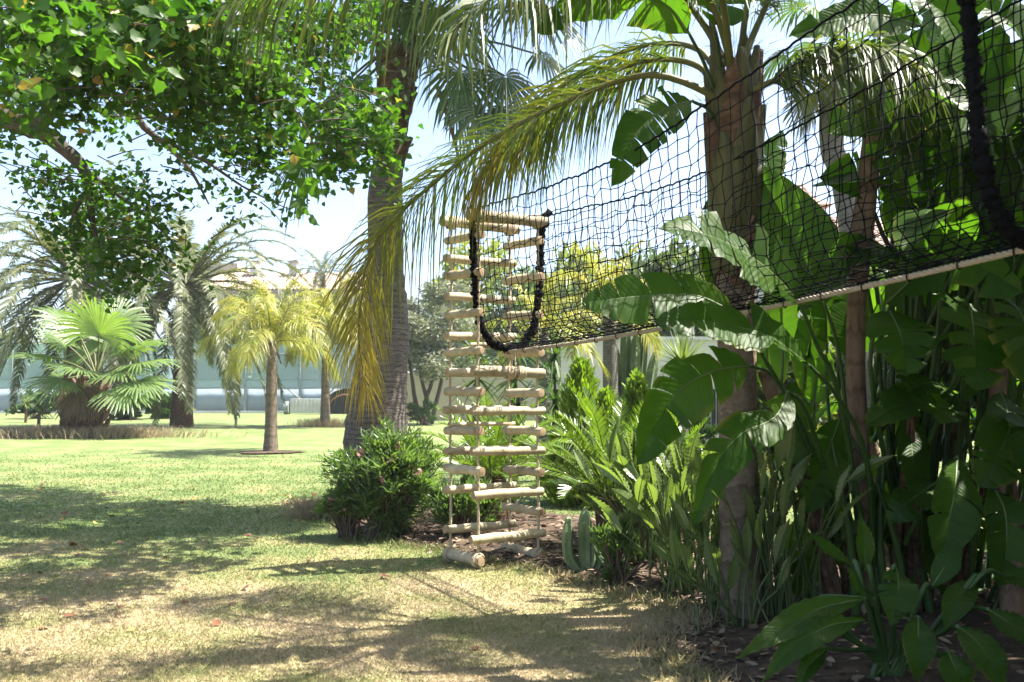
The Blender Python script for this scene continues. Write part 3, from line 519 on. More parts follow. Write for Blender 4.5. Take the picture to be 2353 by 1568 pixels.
for u, d, zt, rad, m, lab in bg: broad_tree('background_tree', lab, (PX(u, d), d, 0), zt * .55, (rad, rad * .8, zt * .5), 4800, M[m], .42 if d > 30 else .16, 'trees beyond the garden', .2 if d > 30 else .08)
olive = thing('olive_tree', 'grey green olive tree with several slim trunks before the cream wall', 'tree', None, (PX(985, 42), 42, 0))
cl = np.concatenate([blob(26, V(.3, 0, 4.4), (2.2, 1.8, 2.0), .3), blob(8, V(-.2, -.3, 2.7), (1.7, 1.2, .5), .3)]); mb = MB(); leaf_cloud(mb, np.concatenate([blob(470, q, (.75, .75, .65), .1) for q in cl]), .22, LANCE_V, LANCE_F, .2, w=1.5); mb.obj('crown', M['olive'], olive)
for sx, ex, bx in ((-.35, -1.1, -.5), (0, .3, -.3), (.2, .9, .3), (-.1, -.5, .1)):
    mb = MB(); tube(mb, [(sx * .6, 0, 0), (sx + bx * .5, .1, 1.0), (ex * .7, 0, 2.2), (ex, 0, 3.9)], [.13, .09, .05], 7, n=10, jit=.05); mb.obj('trunk', M['bark'], olive)
shrub('dark_shrub', 'dark low shrub growing at the foot of the olive tree', (PX(975, 41), 40.6, 0), (.9, .6, .6), 1500, M['shrub'], .14)
for u, d, r, nm in ((370, 50, (1.6, 1, .75), 'reddish green hedge mound at the right of the fan palm'), (300, 48, (1.6, 1, .7), 'low green shrub behind the fan palm skirt'), (415, 53, (1.0, .8, .6), 'small rounded shrub nearest the court post'), (90, 50, (1.8, 1, .8), 'low shrub behind the small yucca at the left')):
    shrub('low_shrub', nm, (PX(u, d), d, 0), r, 2200, M['shrub'] if u != 415 else M['wood_yellow'], .2, OVAL_V, group='shrubs in front of the court')
pinnate_palm('date_palm', 'large feathery date palm at the left with long drooping fronds', (PX(170, 37), 37, 0), hz(640, 37), 70, 6.2, M['phoenix'], .38, nl=60, L=.62, w=.07, dr=1.15, tm='boot', seed=5, low=-1.1, group='date palms behind the fan palm', plume=8, ldroop=.25)
pinnate_palm('date_palm', 'feathery date palm whose arching fronds reach toward the yellow palm', (PX(400, 38), 39, 0), hz(655, 39), 70, 6.2, M['phoenix'], .38, nl=60, L=.62, w=.07, dr=1.1, tm='boot', seed=8, low=-1.1, group='date palms behind the fan palm', plume=8, ldroop=.25)
pinnate_palm('date_palm', 'distant date palm showing beside the villa roof', (PX(740, 80), 80, 0), hz(625, 80), 26, 3.6, M['phoenix'], .3, nl=26, L=.5, w=.08, tm='boot', seed=9, low=-.3, plume=8, ldroop=.3)
qp = pinnate_palm('queen_palm', 'yellowing palm with slim ringed trunk alone on the sunny lawn', G(622, 1040), hz(785, G(622, 1040)[1]), 17, 2.3, M['queen_y'], .145, nl=90, L=.66, w=.024, dr=1.35, seed=17, low=.0, group='yellow palms on the lawn', ldroop=.6, plume=24)
b2 = G(747, 981); q2 = pinnate_palm('queen_palm', 'smaller yellow palm farther back beside the dark hut', b2, hz(775, b2[1]), 20, 3.1, M['queen_y'], .18, nl=100, L=.85, w=.045, dr=1.3, seed=22, low=0.0, group='yellow palms on the lawn', ldroop=.6, plume=22)
grass_tuft('dry_grass', 'ring of dry reddish grass round the farther yellow palm', b2, (1.1, .8), .45, 900, M['straw'], w=.02)
mb = MB(); a_ = np.linspace(0, 2 * math.pi, 24, endpoint=False); c = G(622, 1040); mb.add(np.concatenate([[c + V(0, 0, .05)], c + np.stack([(.75 + .12 * np.sin(a_ * 5)) * np.cos(a_) * 1.1, (.6 + .1 * np.cos(a_ * 3)) * np.sin(a_), np.full(24, .022)], -1)]), [(0, 1 + k_, 1 + (k_ + 1) % 24) for k_ in range(24)]); tag(mb.obj('palm_soil_ring', M['soil']), kind='structure')
# pale fan palm on the left
fb = G(195, 1003); sc = fb[1]; fp = thing('fan_palm', 'stout young fan palm with big pale fans on the left lawn', 'palm tree', None, fb)
mb = MB(); tube(mb, [(0, 0, -.05), (.05, 0, 1.0), (.15, 0, hz(870, sc))], [.55, .6, .42], 14, n=14, jit=.06); mb.obj('trunk', M['boot'], fp); k = FPX / sc
for i in range(44):                                 # old leaf bases on the stump
    az = i * 2.39996; z_ = .1 + 1.7 * i / 44; o = MB(); p_ = V(math.sin(az) * .57, -math.cos(az) * .57, z_); tube(o, [p_ - V(0, 0, .12), p_ + V(math.sin(az) * .1, -math.cos(az) * .1, .1), p_ + V(math.sin(az) * .26, -math.cos(az) * .26, .36)], [.11, .09, .04], 5, n=4); o.obj('leaf_base', M['boot'], fp)
cen = P(222, 860, sc) - fb
for (u, v, Rr, dy, m) in ((230, 735, 1.9, -.9, 0), (170, 745, 1.7, .5, 0), (285, 760, 1.7, .3, 0), (130, 770, 1.6, -.2, 0), (330, 790, 1.6, -.3, 0), (90, 815, 1.5, 0, 0), (345, 830, 1.5, -.6, 0), (170, 845, 1.55, -1.3, 0), (290, 850, 1.6, -1.0, 0), (340, 880, 1.4, -1.2, 0), (110, 880, 1.5, -1.0, 0), (300, 900, 1.5, -1.5, 0), (215, 790, 1.7, 1.0, 0), (270, 720, 1.6, 1.2, 0), (140, 720, 1.6, 1.3, 0), (200, 935, 1.55, -1.5, 1), (160, 940, 1.4, -1.2, 1), (250, 945, 1.5, -1.3, 1)):
    hub = P(u, v, sc + dy) - fb; ax = nz(hub - cen + V(0, 0, -.1 if m == 0 else -2.0)); mb = MB(); sx_ = (u - 222) / 110
    nr = V(-.5 * sx_, -.55 + .5 * min(1, abs(sx_)), 1.25) if m == 0 else V(sx_, -1.2, .3)
    if m == 0 and abs(sx_) < .45 and v < 800: nr = V(sx_, -1.3, .5)
    if m == 0: fan(mb, cen + V(0, 0, -.1), hub - ax * .30 * Rr, ax, nr, Rr * rng.uniform(.82, .98), 40, 112, .22, .10, .03, .62); mb.obj('fan_leaf', [M['fan_pale'], M['rach']], fp)
    else: fan(mb, cen + V(0, 0, -.15), cen + V(sx_ * .5, -.62, -.35), V(sx_ * .5, -.35, -1), V(sx_ * .4, -1, .3), 1.25, 26, 55, .1, .12, .03, .7); mb.obj('dead_fan_leaf', [M['fan_dead'], M['boot']], fp)
grass_tuft('dry_grass', 'pale dry grass skirt under the left fan palm', fb + V(-.3, -.5, 0), (3.3, 1.1), .42, 5000, M['straw'], w=.025)
t = thing('yucca_plant', 'small spiky yucca on a thin stem left of the fan palm', 'plant', None, G(88, 993)); mb = MB(); s_ = t.location.y
mb = MB(); tube(mb, [(0, 0, 0), (.02, 0, .95)], [.07, .05], 7); mb.obj('stem', M['boot'], t); mb = MB(); sword_rosette(mb, (0, 0, .95), 60, .55, .06, .25); mb.obj('leaf_rosette', M['yucca'], t)
t = copy_tree(t); t.location = P(60, 930, 44) * V(1, 1, 0); t['label'] = 'spiky yucca behind the first at the far left edge'
# mid-distance bed: conifers, palms, cactus, yucca
def conifer(label, u, vtop, d, r, seed):
    global rng; kr = rng; rng = np.random.default_rng(seed); h = hz(vtop, d); t = thing('golden_conifer', label, 'conifer', 'golden conifers in the bed', (PX(u, d), d, 0)); n = 620
    zz = rng.random(n) ** 1.25; az = rng.uniform(0, 2 * math.pi, n); rr = r * (1 - zz) ** .75 * np.minimum(1, .55 + zz * 3) * rng.uniform(.72, 1.06, n)
    c = np.stack([rr * np.cos(az), rr * np.sin(az), zz * h * .97], -1); pos = np.repeat(c, 16, 0) + rng.normal(size=(n * 16, 3)) * V(.028, .028, .05); out = np.repeat(np.stack([np.cos(az), np.sin(az), 0 * az], -1), 16, 0)
    mb = MB(); scatter(mb, OVAL_V, LANCE_F, pos, nz(out * .55 + V(0, 0, 1) + rng.normal(size=pos.shape) * .3), out + rng.normal(size=pos.shape) * .5, rng.uniform(.07, .13, len(pos)), 0, .6); mb.obj('foliage', M['thuja'], t)
    mb = MB(); tube(mb, [(0, 0, 0), (0, 0, h * .8)], [.05, .02], 6); mb.obj('trunk', M['bark'], t); rng = kr; return t
conifer('tallest golden conifer with pointed tip right of the ladder', 1335, 830, 13.0, .62, 1); conifer('low golden conifer at the foot of the tallest one', 1392, 905, 12.6, .40, 2)
conifer('golden conifer leaning beside the column cactus', 1462, 868, 13.2, .42, 3); conifer('golden conifer half hidden by the hanging paddle leaf', 1530, 955, 12.4, .33, 4)
pinnate_palm('queen_palm', 'slim grey palm trunk with orange leaves right beside the ladder', (PX(1250, 16), 16, 0), hz(770, 16), 11, 1.35, M['queen_y'], .12, nl=30, L=.4, w=.03, seed=31, low=-.3, group='queen palms behind the bed', tm='ptrunk')
pinnate_palm('queen_palm', 'yellow crowned palm behind the net next to the column cactus', (PX(1402, 18), 18, 0), hz(690, 18), 15, 1.7, M['queen_y'], .15, nl=36, L=.5, w=.035, seed=32, low=-.6, group='queen palms behind the bed', tm='ptrunk')
t = thing('column_cactus', 'tall green column cactus with many ribbed arms behind the conifers', 'cactus', None, (PX(1450, 18.5), 18.5, 0))
def column(mb, pts, r, n=14, rb=6):
    c = spline(pts, n); tt_, A, B = frames(c); k = rb * 2; th = np.arange(k) * 2 * math.pi / k; rr = r * np.where(np.arange(k) % 2 == 0, 1, .68); pr = np.minimum(1, np.sqrt(np.linspace(1, 0, n) * 6 + .02))
    v = c[:, None] + (pr[:, None] * rr)[..., None] * (np.cos(th)[None, :, None] * A[:, None] + np.sin(th)[None, :, None] * B[:, None]); i = np.arange(n - 1)[:, None] * k; j = np.arange(k)[None]
    mb.add(v, np.stack([i + j, i + (j + 1) % k, i + k + (j + 1) % k, i + k + j], -1).reshape(-1, 4)); mb.add(v[-1], [list(range(k))])
for dx, h, ln in ((-.25, 2.5, -.05), (-.1, 3.1, 0), (.05, 2.8, .05), (.2, 3.2, .12), (.3, 2.4, .2), (-.3, 2.1, -.1), (.12, 2.3, -.02)):
    mb = MB(); column(mb, [(dx * .6, rng.normal() * .1, 0), (dx, rng.normal() * .12, h * .5), (dx + ln, 0, h)], .12); mb.obj('arm', M['cactus'], t, smooth=False)
t = thing('yucca_tree', 'spiky round yucca head on a pale bent trunk before the terrace wall', 'yucca', None, (PX(1572, 13), 13, 0))
mb = MB(); tube(mb, [(0, 0, 0), (.03, 0, .5), (-.03, 0, 1.0), (-.02, 0, hz(850, 13))], [.10, .085, .08], 10, n=14, jit=.02); mb.obj('trunk', M['ptrunk'], t)
mb = MB(); sword_rosette(mb, (-.02, 0, hz(838, 13)), 330, .62, .028, .15, curve=.12); mb.obj('leaf_rosette', M['yucca'], t)
mb = MB(); sword_rosette(mb, (-.02, 0, hz(862, 13)), 120, .5, .028, -.5, curve=.2); mb.obj('dry_skirt', M['straw'], t)
shrub('round_shrub', 'rounded mid green shrub between the yucca and the feather palm trunk', (PX(1605, 16), 16, 0), (.48, .42, .62), 3600, M['shrub'], .09)
grass_tuft('seed_grass', 'pale golden seed grass behind the feather palm trunk', (PX(1625, 12.5), 12.5, 0), (.55, .4), .85, 2200, M['ornamental'], w=.014)
shrub('hedge_shrub', 'pale green shrub behind the ringed paddle stem on the right', (PX(1895, 15), 15, 0), (.9, .6, 1.05), 3000, M['wood_yellow'], .12)
shrub('hedge_shrub', 'dark shrub behind the paddle leaf stalks on the right', (PX(1830, 17), 17, 0), (1.2, .8, .85), 3000, M['shrub'], .13)
for u, v, r, lab in ((1798, 1085, .16, 'largest grey rock beside the leaning ringed stem'), (1822, 1098, .13, 'grey rock right behind the leaning ringed stem'), (1778, 1092, .12, 'grey rock nearest the feather palm trunk'), (2090, 1088, .14, 'grey rock on the far lawn edge right of the tall ringed stem')):
    mb = MB(); c = G(u, v); th = rng.random((9, 14)); lat = np.linspace(0, math.pi, 9); lon = np.arange(14) * 2 * math.pi / 14
    vv = np.stack([np.sin(lat)[:, None] * np.cos(lon), np.sin(lat)[:, None] * np.sin(lon), np.cos(lat)[:, None] * np.ones(14) * .7], -1) * (r * (1 + .15 * (th - .5)))[..., None] + c + V(0, 0, r * .4)
    i = np.arange(8)[:, None] * 14; j = np.arange(14)[None]; mb.add(vv, np.stack([i + j, i + 14 + j, i + 14 + (j + 1) % 14, i + (j + 1) % 14], -1).reshape(-1, 4)); tag(mb.obj('garden_rock', M['stone']), lab, 'rock', 'rocks behind the paddle plants')
# grey fan palm behind the net on the right
fb2 = V(PX(1965, 15.5), 15.5, 0); f2 = thing('fan_palm', 'tall grey trunked fan palm behind the net with dead hanging fans', 'palm tree', None, fb2); mb = MB(); tube(mb, [V(.1, 0, 0), P(1968, 650, 15.5) - fb2, P(1935, 420, 15.5) - fb2, P(1910, 320, 15.5) - fb2, P(1930, 130, 15.5) - fb2], [.26, .2, .18, .2, .26], 14, n=24, jit=.03); mb.obj('trunk', M['ptrunk'], f2)
cen = P(1935, 110, 15.5) - fb2
for i in range(19):
    az = i * 2.4; e = 1.2 - i * .13; hd_ = V(math.cos(az) * math.cos(e), math.sin(az) * math.cos(e), math.sin(e)); hub = cen + hd_ * rng.uniform(.75, 1.05) + V(0, 0, -.1 * (i > 12)); mb = MB()
    dead = i > 9; fan(mb, cen, hub, hd_ + V(0, 0, -.5 - .6 * dead), hd_ * .4 + V(0, 0, 1) if not dead else hd_, .66, 26, 110, .5 if not dead else .25, .1, .012); mb.obj('dead_fan_leaf' if dead else 'fan_leaf', [M['fan_grey'] if dead else M['fan'], M['rach']], f2)

# ------------------------------------------------------------------ big fan palm left of the ladder
wd = 11.6; wb = V(PX(858, wd), wd, 0); wp = thing('tall_fan_palm', 'tall fan palm with thick grey trunk and brown leaf bases left of the ladder', 'palm tree', None, wb)
tp = [V(-.05, 0, -.05), P(862, 1110, wd) - wb, P(866, 950, wd) - wb, P(885, 760, wd) - wb, P(887, 620, wd) - wb, P(885, 450, wd) - wb, P(898, 330, wd) - wb, P(908, 220, wd) - wb, P(920, 110, wd) - wb]
mb = MB(); tube(mb, tp, [.54, .44, .375, .30, .225, .225, .165, .22, .28], 22, n=90, jit=.022); mb.obj('trunk', M['tall_trunk'], wp)
tc = spline(tp, 80)
def boot_mesh(h, w, th):
    mb = MB(); v = []
    for s_, ww, o_ in ((0, 1, 0), (.35, .9, .03), (.7, .55, .055), (1, .34, .10)):
        for x_, y_ in ((-1, 0), (-.5, .7), (0, 1), (.5, .7), (1, 0), (0, -.4)): v.append((x_ * w * ww, -o_ - th * y_ * (1 - .4 * s_), s_ * h))
    i = [(a * 6 + b, a * 6 + (b + 1) % 6, a * 6 + 6 + (b + 1) % 6, a * 6 + 6 + b) for a in range(3) for b in range(6)]; mb.add(v, i); mb.add(v[18:], [(0, 1, 2, 3, 4, 5)]); return mb.mesh('leaf_base', M['boot'])
bms = [boot_mesh(.34, .11, .05), boot_mesh(.26, .13, .045), boot_mesh(.42, .09, .05)]
for i in range(58):
    s = .70 + .29 * (i / 58) ** .8; p = at(tc, s); az = i * 2.39996; rr = interp(s, [(.70, .15), (.8, .145), (.9, .19), (1, .26)]); o = link('leaf_base', bms[i % 3], wp, p + V(math.sin(az) * rr, -math.cos(az) * rr, -.12))
    o.rotation_euler = (R(-4 - 14 * (s - .7) / .3) + rng.normal() * .06, rng.normal() * .25, az)
cen = P(938, 95, wd) - wb
FANS = [(812, 185, 0, .55, -1), (770, 215, .6, .55, -1), (1060, 165, -.6, .75, 1), (1160, 175, -.3, .85, 1), (1115, 255, -.7, .75, 1), (1200, 255, .2, .75, 1), (1050, 215, .4, .6, 1), (1085, 95, .7, .8, 1), (1010, 20, -.6, .85, 1), (900, -10, -.5, .85, -1), (850, 40, .4, .8, -1), (700, 360, -.2, .62, -1), (1250, 130, .6, .8, 1),
        (760, 60, .4, .9, -1), (1000, -90, 0, .9, 1), (1130, -60, .3, .9, 1), (880, -120, .3, .9, -1), (960, -150, -.8, .95, 1), (1220, 10, -.3, .9, 1), (800, -80, -.6, .9, -1), (940, 10, 1.2, .9, 1), (1260, -120, .6, .9, 1), (720, -40, .8, .9, -1), (1100, -200, -.6, .9, 1), (840, -220, .2, .9, -1)]
for u, v, dy, Rr, sg in FANS:
    hub = P(u, v, wd + dy) - wb; ax = nz(hub - cen + V(0, 0, -.9)); mb = MB(); fan(mb, cen + nz(hub - cen) * .16 + V(0, 0, .05), hub, ax + V(0, -.1, -.2), V(.25 * sg, -.55, .9), Rr, 30, 120, .55, .12, .017, .5); mb.obj('fan_leaf', [M['fan'], M['rach']], wp)
mb = MB(); tube(mb, [P(1005, 200, wd - .3) - wb, P(1035, 290, wd - .35) - wb, P(1058, 380, wd - .4) - wb], [.03, .018], 5, n=8); mb.obj('dead_stalk', M['fibre'], wp)

# ------------------------------------------------------------------ feather palm on the right of the net
qd = 6.5; qb = V(PX(1697, qd), qd, 0); q = thing('feather_palm', 'nearer feather palm with green leaf bases standing behind the net', 'palm tree', None, qb)
mb = MB(); tube(mb, [V(.02, 0, -.06), P(1700, 1300, qd) - qb, P(1695, 1050, qd) - qb, P(1690, 800, qd) - qb, P(1690, 600, qd) - qb, P(1690, 430, qd) - qb, P(1690, 200, qd) - qb], [.17, .138, .132, .125, .14, .16, .12], 20, n=60, jit=.01); mb.obj('trunk', M['qtrunk'], q)
def sheath(p, az, rr, w, h, out):                  # ragged half-shell hugging the stem and narrowing upward into a stalk
    mb = MB(); st = np.linspace(0, 1, 9); aa = np.linspace(-1, 1, 9); v = []
    for s_ in st:
        for x_ in aa:
            ww = w * (1 - .86 * s_ ** 1.4) + .03; a_ = az + x_ * ww; ro_ = rr * (1 + .10 * (1 - x_ * x_)) + .012 + out * s_ ** 1.5 + .02 * (1 - x_ * x_) * s_
            v.append(p + V(math.sin(a_) * ro_, -math.cos(a_) * ro_, h * (s_ + (.10 * abs(x_) * rng.random() * (s_ > .2) - .10 * abs(x_)) * (1 - s_))))
    i = (np.arange(8)[:, None] * 9 + np.arange(8)[None]); mb.add(v, np.stack([i, i + 1, i + 10, i + 9], -1).reshape(-1, 4)); return mb
for i in range(30):                                # old and green sheaths wrapped round the top of the trunk
    az = i * 2.39996 + .5; v0 = 650 - i * 13; rr = interp(v0, [(200, .10), (350, .15), (500, .165), (640, .135)])
    o = sheath(P(1690, v0, qd) - qb, az, rr, 1.0, rng.uniform(.45, .85), .02).obj('leaf_base', M['boot_green'] if i % 3 else M['boot'], q); sm = o.modifiers.new('thick', 'SOLIDIFY'); sm.thickness = .012
mb = MB(); n = 700; p0 = P(1690, 170, qd) - qb + np.c_[rng.normal(size=(n, 2)) * .09, rng.uniform(-.35, .25, n)]; a = nz(np.c_[p0[:, :2] - (P(1690, 170, qd) - qb)[:2], rng.uniform(-.1, .25, n)]); scatter(mb, [(0, -.5, 0), (0, .5, 0), (1, 0, 0)], [(0, 1, 2)], p0, a, rng.normal(size=(n, 3)), rng.uniform(.06, .18, n), 0, .03); tag(mb.obj('fibre_tuft', M['fibre'], q), kind='stuff')
crown = P(1690, 160, qd)
FR = [ # midrib points as seen, distance
    [(1668, 250, 6.45), (1610, 205, 6.4), (1500, 172, 6.4), (1380, 200, 6.5), (1221, 270, 6.65), (1100, 340, 6.8), (1005, 414, 6.95), (920, 490, 7.05), (861, 565, 7.1), (832, 665, 7.15), (824, 780, 7.2), (845, 905, 7.25)],
    [(1668, 200, 6.6), (1600, 112, 6.8), (1480, 105, 7.1), (1340, 165, 7.3), (1240, 250, 7.5), (1170, 335, 7.6)],
    [(1668, 230, 6.5), (1600, 150, 6.6), (1480, 140, 6.75), (1350, 195, 6.95), (1240, 275, 7.05), (1150, 350, 7.1), (1090, 430, 7.1)],
    [(1685, 160, 6.4), (1630, 0, 6.1), (1500, -130, 5.8), (1250, -160, 5.6), (980, -110, 5.5), (720, -55, 5.4), (520, 10, 5.4)],
    [(1670, 150, 6.5), (1620, 60, 6.5), (1550, -20, 6.3), (1420, -95, 6.0), (1250, -60, 5.6), (1120, 0, 5.2), (1020, 90, 5.0)],
    [(1705, 150, 6.4), (1740, 60, 6.5), (1800, -60, 6.5), (1900, -170, 6.5), (2040, -190, 6.3), (2180, -100, 6.1)],
    [(1700, 160, 6.6), (1720, 0, 6.5), (1770, -150, 6.3), (1850, -230, 6.0), (1960, -220, 5.6)],
    [(1680, 160, 6.35), (1660, 0, 5.9), (1600, -220, 5.2), (1500, -420, 4.5), (1350, -520, 4.0)],
    [(1700, 220, 6.4), (1770, 190, 6.3), (1880, 130, 6.1), (2000, 110, 5.8), (2100, 150, 5.5)]]
for i, f in enumerate(FR):
    mb = MB(); kw = dict(nl=130, L=.66, w=.019, start=.24, droop=.75, ang=52, vee=5, plume=26, rr=.03)
    if i == 3: kw.update(L=.66, start=.3, droop=1.1)
    if i == 0: kw.update(L=.76, nl=280, start=.22, droop=.62, plume=42, w=.013, prof=[(0, .6), (.25, 1), (.6, .9), (.85, .6), (1, .3)])
    frond(mb, [P(*a_) - qb for a_ in f], n=40, **kw); mb.obj('frond', [M['queen'] if i < 3 else M['queen_g'], M['rach']], q)

# ------------------------------------------------------------------ giant bird of paradise plants (paddle leaves)
def stem(mb, pts, r, base): tube(mb, [P(*a_) - base for a_ in pts], r, 14, n=40, jit=.02)
def leaf(par, base, pts, W, pet, splits=6, seed=0, m='padd', nrm=(0, -1, .5), name='leaf', **k):
    mb = MB(); paddle(mb, [P(*a_) - base for a_ in pts], W, nrm, splits + (1 if splits else 0), seed, **k); o = mb.obj(name, [M[m], M['rib']], par)
    if pet:
        q_ = [P(*a_) - base for a_ in pet] if len(pet[0]) == 3 else pet; mb = MB(); tube(mb, [P(*pts[0]) - base] + q_, [.011, .015, .02], 7, n=16); mb.obj('petiole', M['petiole'], o)
    return o
LIT = np.array([G(*p_)[:2] for p_ in ((900, 1318), (1190, 1432), (1480, 1396), (1640, 1405), (1690, 1330), (1640, 1120), (1200, 1060), (1000, 1250))])
def blocks(pts):                                     # would a filler leaf here shade the sunlit turf and bed in front of the net?
    p = spline(pts, 7); s_ = np.array(SUN_DIR); g_ = p - s_ * (p[:, 2:3] / s_[2]); x, y = g_[:, 0], g_[:, 1]; r = np.zeros(len(x), bool); j = len(LIT) - 1
    for i in range(len(LIT)):
        (xi, yi), (xj, yj) = LIT[i], LIT[j]; r ^= ((yi > y) != (yj > y)) & (x < (xj - xi) * (y - yi) / (yj - yi) + xi); j = i
    for z0, xa, xb, ya, yb, pr in ((2.3, .3, 2.1, 4.7, 5.8, 1), (3.3, 2.2, 3.3, 5.6, 6.7, .6)):
        q = p - s_ * ((p[:, 2:3] - z0) / s_[2]); k = (p[:, 2] > z0 + .25) & (q[:, 0] > xa) & (q[:, 0] < xb) & (q[:, 1] > ya) & (q[:, 1] < yb)
        if k.any() and rng.random() < pr: return True
    return r.any()
def rand_plant(par, base, foot, top, n, Lm, seed, az=None, W=.42, pet=1.0):
    rg = np.random.default_rng(seed)
    for i in range(n):
        a0 = (rg.uniform(0, 2 * math.pi) if az is None else az + rg.normal() * .7); e = rg.uniform(.35, 1.3); hd_ = V(math.cos(a0), math.sin(a0), 0); p0 = top + hd_ * .05; pl = pet * rg.uniform(.6, 1.2)
        p1 = p0 + (hd_ * math.cos(e) + V(0, 0, math.sin(e))) * pl; ln = Lm * rg.uniform(.7, 1.2); d1 = nz(hd_ * math.cos(e * .75) + V(0, 0, math.sin(e * .75))); m1 = p1 + d1 * ln * .5; t1 = m1 + nz(d1 + V(0, 0, -.7)) * ln * .5
        if blocks([base + p1, base + m1, base + t1]): continue
        mb = MB(); paddle(mb, [p1, m1, t1], W * rg.uniform(.8, 1.25), np.cross(np.cross(d1, (0, 0, 1)), d1) + rg.normal(size=3) * .5, rg.integers(0, 9), seed * 100 + i); o = mb.obj('leaf', [M['padd'], M['rib']], par)
        mb = MB(); tube(mb, [p1, (p0 + p1) / 2 + V(0, 0, -.03), p0 - V(0, 0, .2)], [.011, .016, .026], 7, n=10); mb.obj('petiole', M['petiole'], o)
sb = V(PX(2000, 6.6), 6.6, 0); s1 = thing('paddle_plant', 'tall paddle leaved plant with ringed brown stems right of the feather palm', 'plant', 'giant paddle plants', sb)
for pts, r in (([(2000, 1420, 6.6), (1990, 1200, 6.6), (1970, 950, 6.6), (1968, 720, 6.6), (1985, 500, 6.6), (2008, 300, 6.6), (2040, 110, 6.6)], [.085, .075, .068, .065, .08, .07, .05]),
               ([(1925, 1430, 6.6), (1885, 1230, 6.6), (1820, 1030, 6.6), (1755, 850, 6.6)], [.07, .06, .05]), ([(2185, 1430, 7.0), (2188, 1100, 7.0), (2195, 860, 7.0), (2190, 640, 7.0)], [.08, .07, .06]), ([(2330, 1480, 6.2), (2325, 1250, 6.3), (2300, 1000, 6.4), (2290, 700, 6.5)], [.09, .07, .06])):
    mb = MB(); stem(mb, pts, r, sb); mb.obj('trunk', M['strel_trunk'], s1)
for i in range(26):                                 # papery sheath strips and old stalk bases at the foot
    u = rng.choice([1915, 1960, 2010, 2060, 2110, 2180, 2250, 2320]) + rng.normal() * 22; h = rng.uniform(.6, 1.6); d0 = rng.uniform(6.2, 6.9); b0 = V(PX(u, d0), d0, 0) - sb; b1 = b0 + V(rng.normal() * .14, rng.normal() * .1, h)
    mb = MB(); tube(mb, [b0, (b0 + b1) / 2 + V(rng.normal() * .04, 0, 0), b1], [.035, .026, .012], 7, n=8); mb.obj('old_stalk' if i % 2 else 'green_stalk', M['boot'] if i % 2 else M['petiole'], s1)
